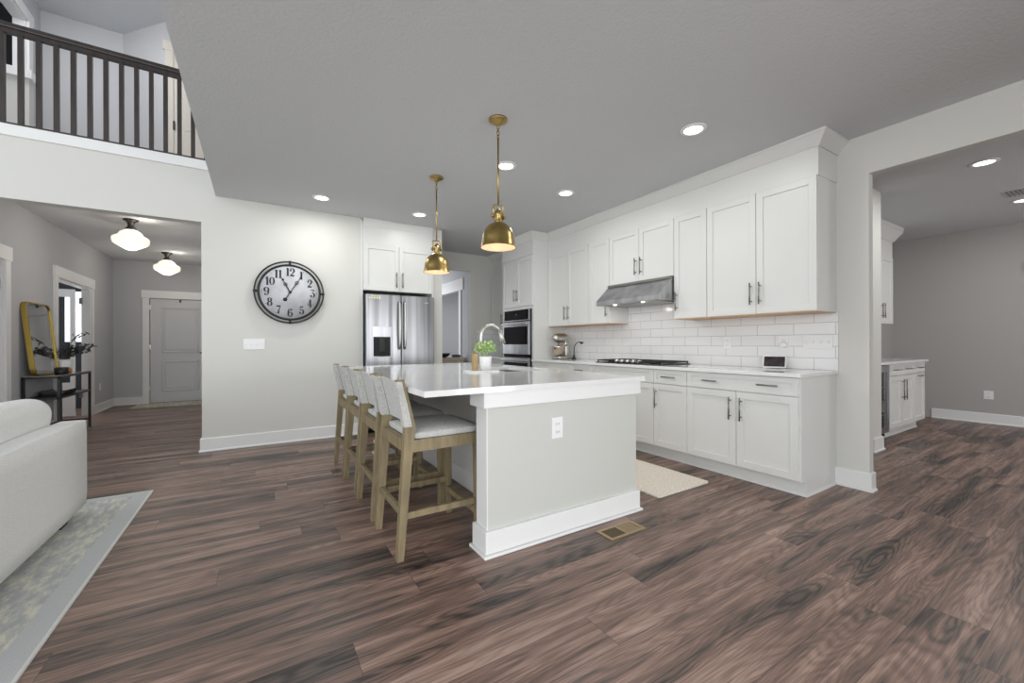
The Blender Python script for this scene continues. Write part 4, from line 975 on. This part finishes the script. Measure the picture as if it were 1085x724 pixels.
# ------------------------------------------------------------------ balcony railing
rl = thing('balcony_railing', 'dark wooden balcony railing on the upper floor', 'railing', (-2.0, 5.45, FL2 + .005))
MB().box(-3.6, -.392, 5.42, 5.49, 3.965, 4.015, .012, 2).build('handrail', M['rail'], rl)
MB().box(-3.6, -.392, 5.435, 5.475, 3.925, 3.965).build('under_rail', M['rail'], rl)
MB().box(-3.6, -.392, 5.425, 5.485, FL2 + .006, FL2 + .026).build('bottom_rail', M['rail'], rl)
b0 = MB().box(-.017, .017, -.017, .017, FL2 + .026, 3.925); b0 = b0.build('baluster', M['rail']); b0.parent = rl
for k in range(28):
    b = b0 if k == 0 else b0.copy()
    if k: C.objects.link(b); b.parent = rl
    b.location = (-.473 - .1117 * k - (-2.0), 0.005, -(FL2 + .005))

# ------------------------------------------------------------------ right-hand room cabinets
YN = 1.72; XN0 = 6.27
cabinet('base_cabinet', 'white base cabinet with three drawers and double doors in the right-hand room', 'cabinet', (XN0, YN, 0), 0, 1.31, 0, .885, .63,
        [('drawer', 0, .43, .745, .885, [(.21, .815, False, .2)]), ('drawer', .43, .87, .745, .885, [(.22 + .43, .815, False, .2)]), ('drawer', .87, 1.31, .745, .885, [(1.09, .815, False, .2)]),
         ('door', 0, .435, .122, .742, [(.39, .57, True, .25)]), ('door', .435, .87, .122, .742, [(.48, .57, True, .25)]), ('door', .87, 1.31, .122, .742, [(1.09, .71, False, .2)])], toe=True)
tag(MB().box(5.662, 7.62, YN - .028, 2.355, .887, .917, .003).build('countertop', M['quartz']), 'white countertop of the dry bar in the right-hand room', 'countertop')
wc = thing('wine_cooler', 'under-counter wine cooler with steel-framed dark glass door', 'wine cooler', (5.96, 2.0, 0))
MB().box(5.67, 6.262, 1.765, 2.33, .02, .88).build('cooler_case', M['dark'], wc)
wd_ = MB().box(5.68, 5.74, 1.72, 1.762, .10, .875).box(6.19, 6.255, 1.72, 1.762, .10, .875).box(5.74, 6.19, 1.72, 1.762, .10, .16).box(5.74, 6.19, 1.72, 1.762, .80, .875).build('cooler_door', M['steel'], wc)
MB().box(5.74, 6.19, 1.735, 1.745, .16, .80).build('door_glass', M['glassb'], wd_)
MB().tube([(5.71, 1.72, .25), (5.71, 1.68, .25), (5.71, 1.68, .72), (5.71, 1.72, .72)], .008).build('handle', M['chrome'], wd_)
for z in (.3, .46, .62): MB().box(5.745, 6.185, 1.728, 1.736, z, z + .012).build('shelf_front', M['pull'], wd_)
cabinet('wall_cabinet', 'white double-door wall cabinet above the bar counter in the right-hand room', 'cabinet', (6.72, 2.05, 0), 0, .90, 1.40, 2.33, .305,
        [('door', 0, .45, 1.40, 2.33, [(.41, 1.575, True, .2)]), ('door', .45, .90, 1.40, 2.33, [(.49, 1.575, True, .2)])])
cabinet('wall_cabinet', 'white wall cabinet next to the wall stub in the right-hand room', 'cabinet', (5.665, 2.05, 0), 0, 1.05, 1.40, 2.33, .305,
        [('door', 0, .525, 1.40, 2.33, [(.485, 1.575, True, .2)]), ('door', .525, 1.05, 1.40, 2.33, [(.565, 1.575, True, .2)])])
struct(MB().box(5.66, 7.62, 2.058, 2.36, 2.33, 2.6).sweep([(5.66, 2.058), (7.62, 2.058), (7.62, 2.36)], [(0, 2.56), (.012, 2.56), (.09, 2.68), (.1, H), (0, H)]).build('trim_20', M['cab']))

# ------------------------------------------------------------------ hall table with bowl
ht = thing('hall_table', 'bleached wood table in the hall beyond the kitchen', 'table', (3.1, 7.4, 0))
MB().box(2.72, 3.345, 7.05, 7.5, .83, .885, .004).build('tabletop', M['tablewood'], ht)
MB().box(2.78, 3.33, 7.07, 7.48, .70, .83).build('apron', M['tablewood'], ht)
for x in (2.80, 3.285):
    for y in (7.08, 7.43): MB().box(x, x + .05, y, y + .05, 0, .70).build('leg', M['tablewood'], ht)
tag(MB().lathe([(0, 0), (.05, 0), (.09, .03), (.13, .075), (.122, .075), (.08, .035), (0, .015)], (2.97, 7.22, .886), 28).build('bowl', M['black']), 'wide black bowl on the hall table', 'bowl')
tag(MB().blob(3.14, 3.30, 7.16, 7.28, .886, .935, .022).build('folded_cloth', mat('slate_cloth', (96, 99, 108), .9)), 'dark grey folded cloth beside the bowl on the hall table', 'cloth')
